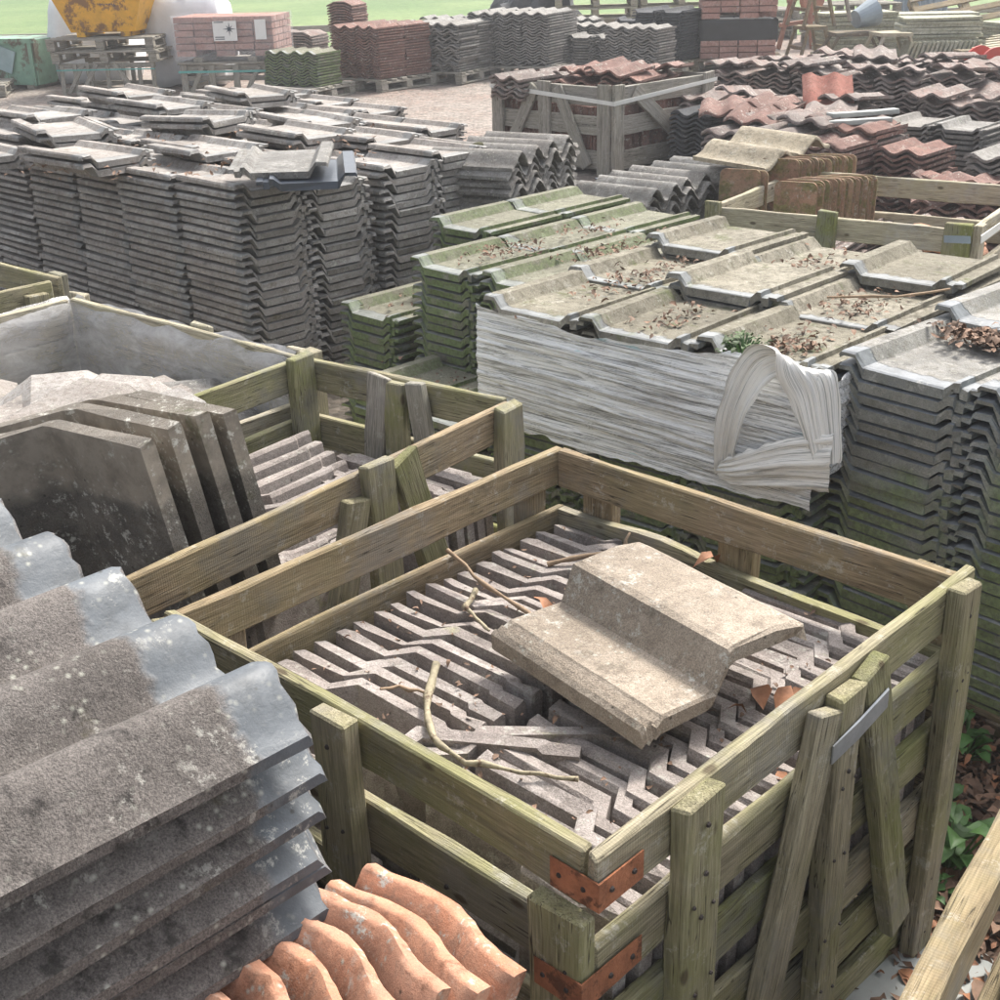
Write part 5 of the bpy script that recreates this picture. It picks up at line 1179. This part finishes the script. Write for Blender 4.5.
q0 = W0 + wa * .82 + wb * .55; q1 = W0 + wa * 1.0 + wb * .62; q2 = W0 + wa * 1.08 + wb * .8
twig('twig', 'fine bare twig lying across the wrapped pallet tiles', [(q0.x, q0.y, ZW + .03), (q1.x, q1.y, ZW + .045), (q2.x, q2.y, ZW + .04)], .004, .002, 'twig')
def cushion(label, p, r_):
    bm = bmesh.new(); bmesh.ops.create_icosphere(bm, subdivisions=3, radius=r_)
    for v in bm.verts: v.co = v.co * (1 + .35 * noise.noise(v.co * (3.5 / r_ * .3) + Vector(p))); v.co.z *= .45
    me = bpy.data.meshes.new('moss'); bm.to_mesh(me); bm.free(); o = mk('moss_cushion', me, 'moss', None, T(*p)); return tag(o, label, 'moss')
cushion('moss clump on the heaped wave tiles', (-.05, 6.1, .965), .04)
def weed(label, p, n, h, mat='leaf_green', spread=.09, Lr=(.03, .06)):
    t = thing('weed', label, 'plant', p); A = Acc(); St = Acc(); r = random.Random(int(p[0] * 1000))
    for k in range(n):
        a = r.uniform(0, 6.28); hh = h * r.uniform(.4, 1); x, y = math.cos(a) * spread * r.uniform(.2, 1), math.sin(a) * spread * r.uniform(.2, 1)
        Ln = r.uniform(*Lr); A.add(leaf_geo(r, Ln, Ln * .7, .3), T(x, y, hh) @ rotz(a) @ Matrix.Rotation(r.uniform(-.2, .5), 4, 'Y'))
        St.box((0, 0, .5), (.004, .004, 1), Matrix(((1, 0, x, 0), (0, 1, y, 0), (0, 0, hh, 0), (0, 0, 0, 1))))
    stuff(mk('leaves', A.mesh('leaves', 60), mat, t)); stuff(mk('stems', St.mesh('stems'), 'leaf_green', t))
weed('broad-leaved green weed beside the crate with the pale panel', (.93, 2.16, .01), 22, .13, spread=.08, Lr=(.05, .075))
weed('green seedling group in the leaf litter by the slatted crate post', (.95, 2.33, .01), 16, .08, Lr=(.03, .05))
weed('green weed at the foot of the tall grey stack', (1.1, 2.56, .01), 18, .08, Lr=(.03, .055))
weed('tiny green weed at the crate foot in the leaves', (.85, 2.05, .01), 14, .06, spread=.05, Lr=(.02, .04))
weed('small weed under the tall grey stack edge', (1.2, 2.9, .01), 12, .06, Lr=(.02, .04))
q = W0 + wa * .86 + wb * .03
weed('straggly plant rooted on the wrapped pallet edge beside the film loop', (q.x, q.y, ZW - .02), 60, .06, 'foliage', .07, (.014, .03))
# ------------------------------------------------------------------ hazy air
hm = bpy.data.materials.new('haze'); hm.use_nodes = True; hn = hm.node_tree; hn.nodes.clear()
hv = hn.nodes.new('ShaderNodeVolumePrincipled'); hv.inputs['Color'].default_value = (.93, .95, .98, 1); hv.inputs['Density'].default_value = .0036; hv.inputs['Anisotropy'].default_value = .2
ho = hn.nodes.new('ShaderNodeOutputMaterial'); hn.links.new(hv.outputs[0], ho.inputs['Volume']); M['haze'] = hm
A = Acc(); A.box((0, 130, 1.6), (400, 344, 7.2)); hz_ = stuff(mk('haze', A.mesh('haze'), 'haze')); tag(hz_, 'thin pale haze hanging over the yard and field', 'haze')

# ------------------------------------------------------------------ the uncounted rest of the stacked tiles
for mat, A in HID.items():
    if A.n:
        o = stuff(mk('stacked_tiles', A.mesh('stacked_tiles', 40), mat)); tag(o, {'conc_grey': 'deeper courses of grey stepped tiles in the tall stack', 'conc_moss': 'deeper courses of mossy green tiles left of the wrapping', 'conc_block': 'deeper courses of weathered tiles in the large grey block', 'conc_pile': 'lower courses of the dark wavy tile pile', 'conc_purple': 'buried mauve tiles under the slabs and in the lined box', 'clay_mix': 'hidden lower courses of red and clay tiles', 'conc_wrap': 'inner courses of buff tiles under the plastic film'}[mat], 'tiles')
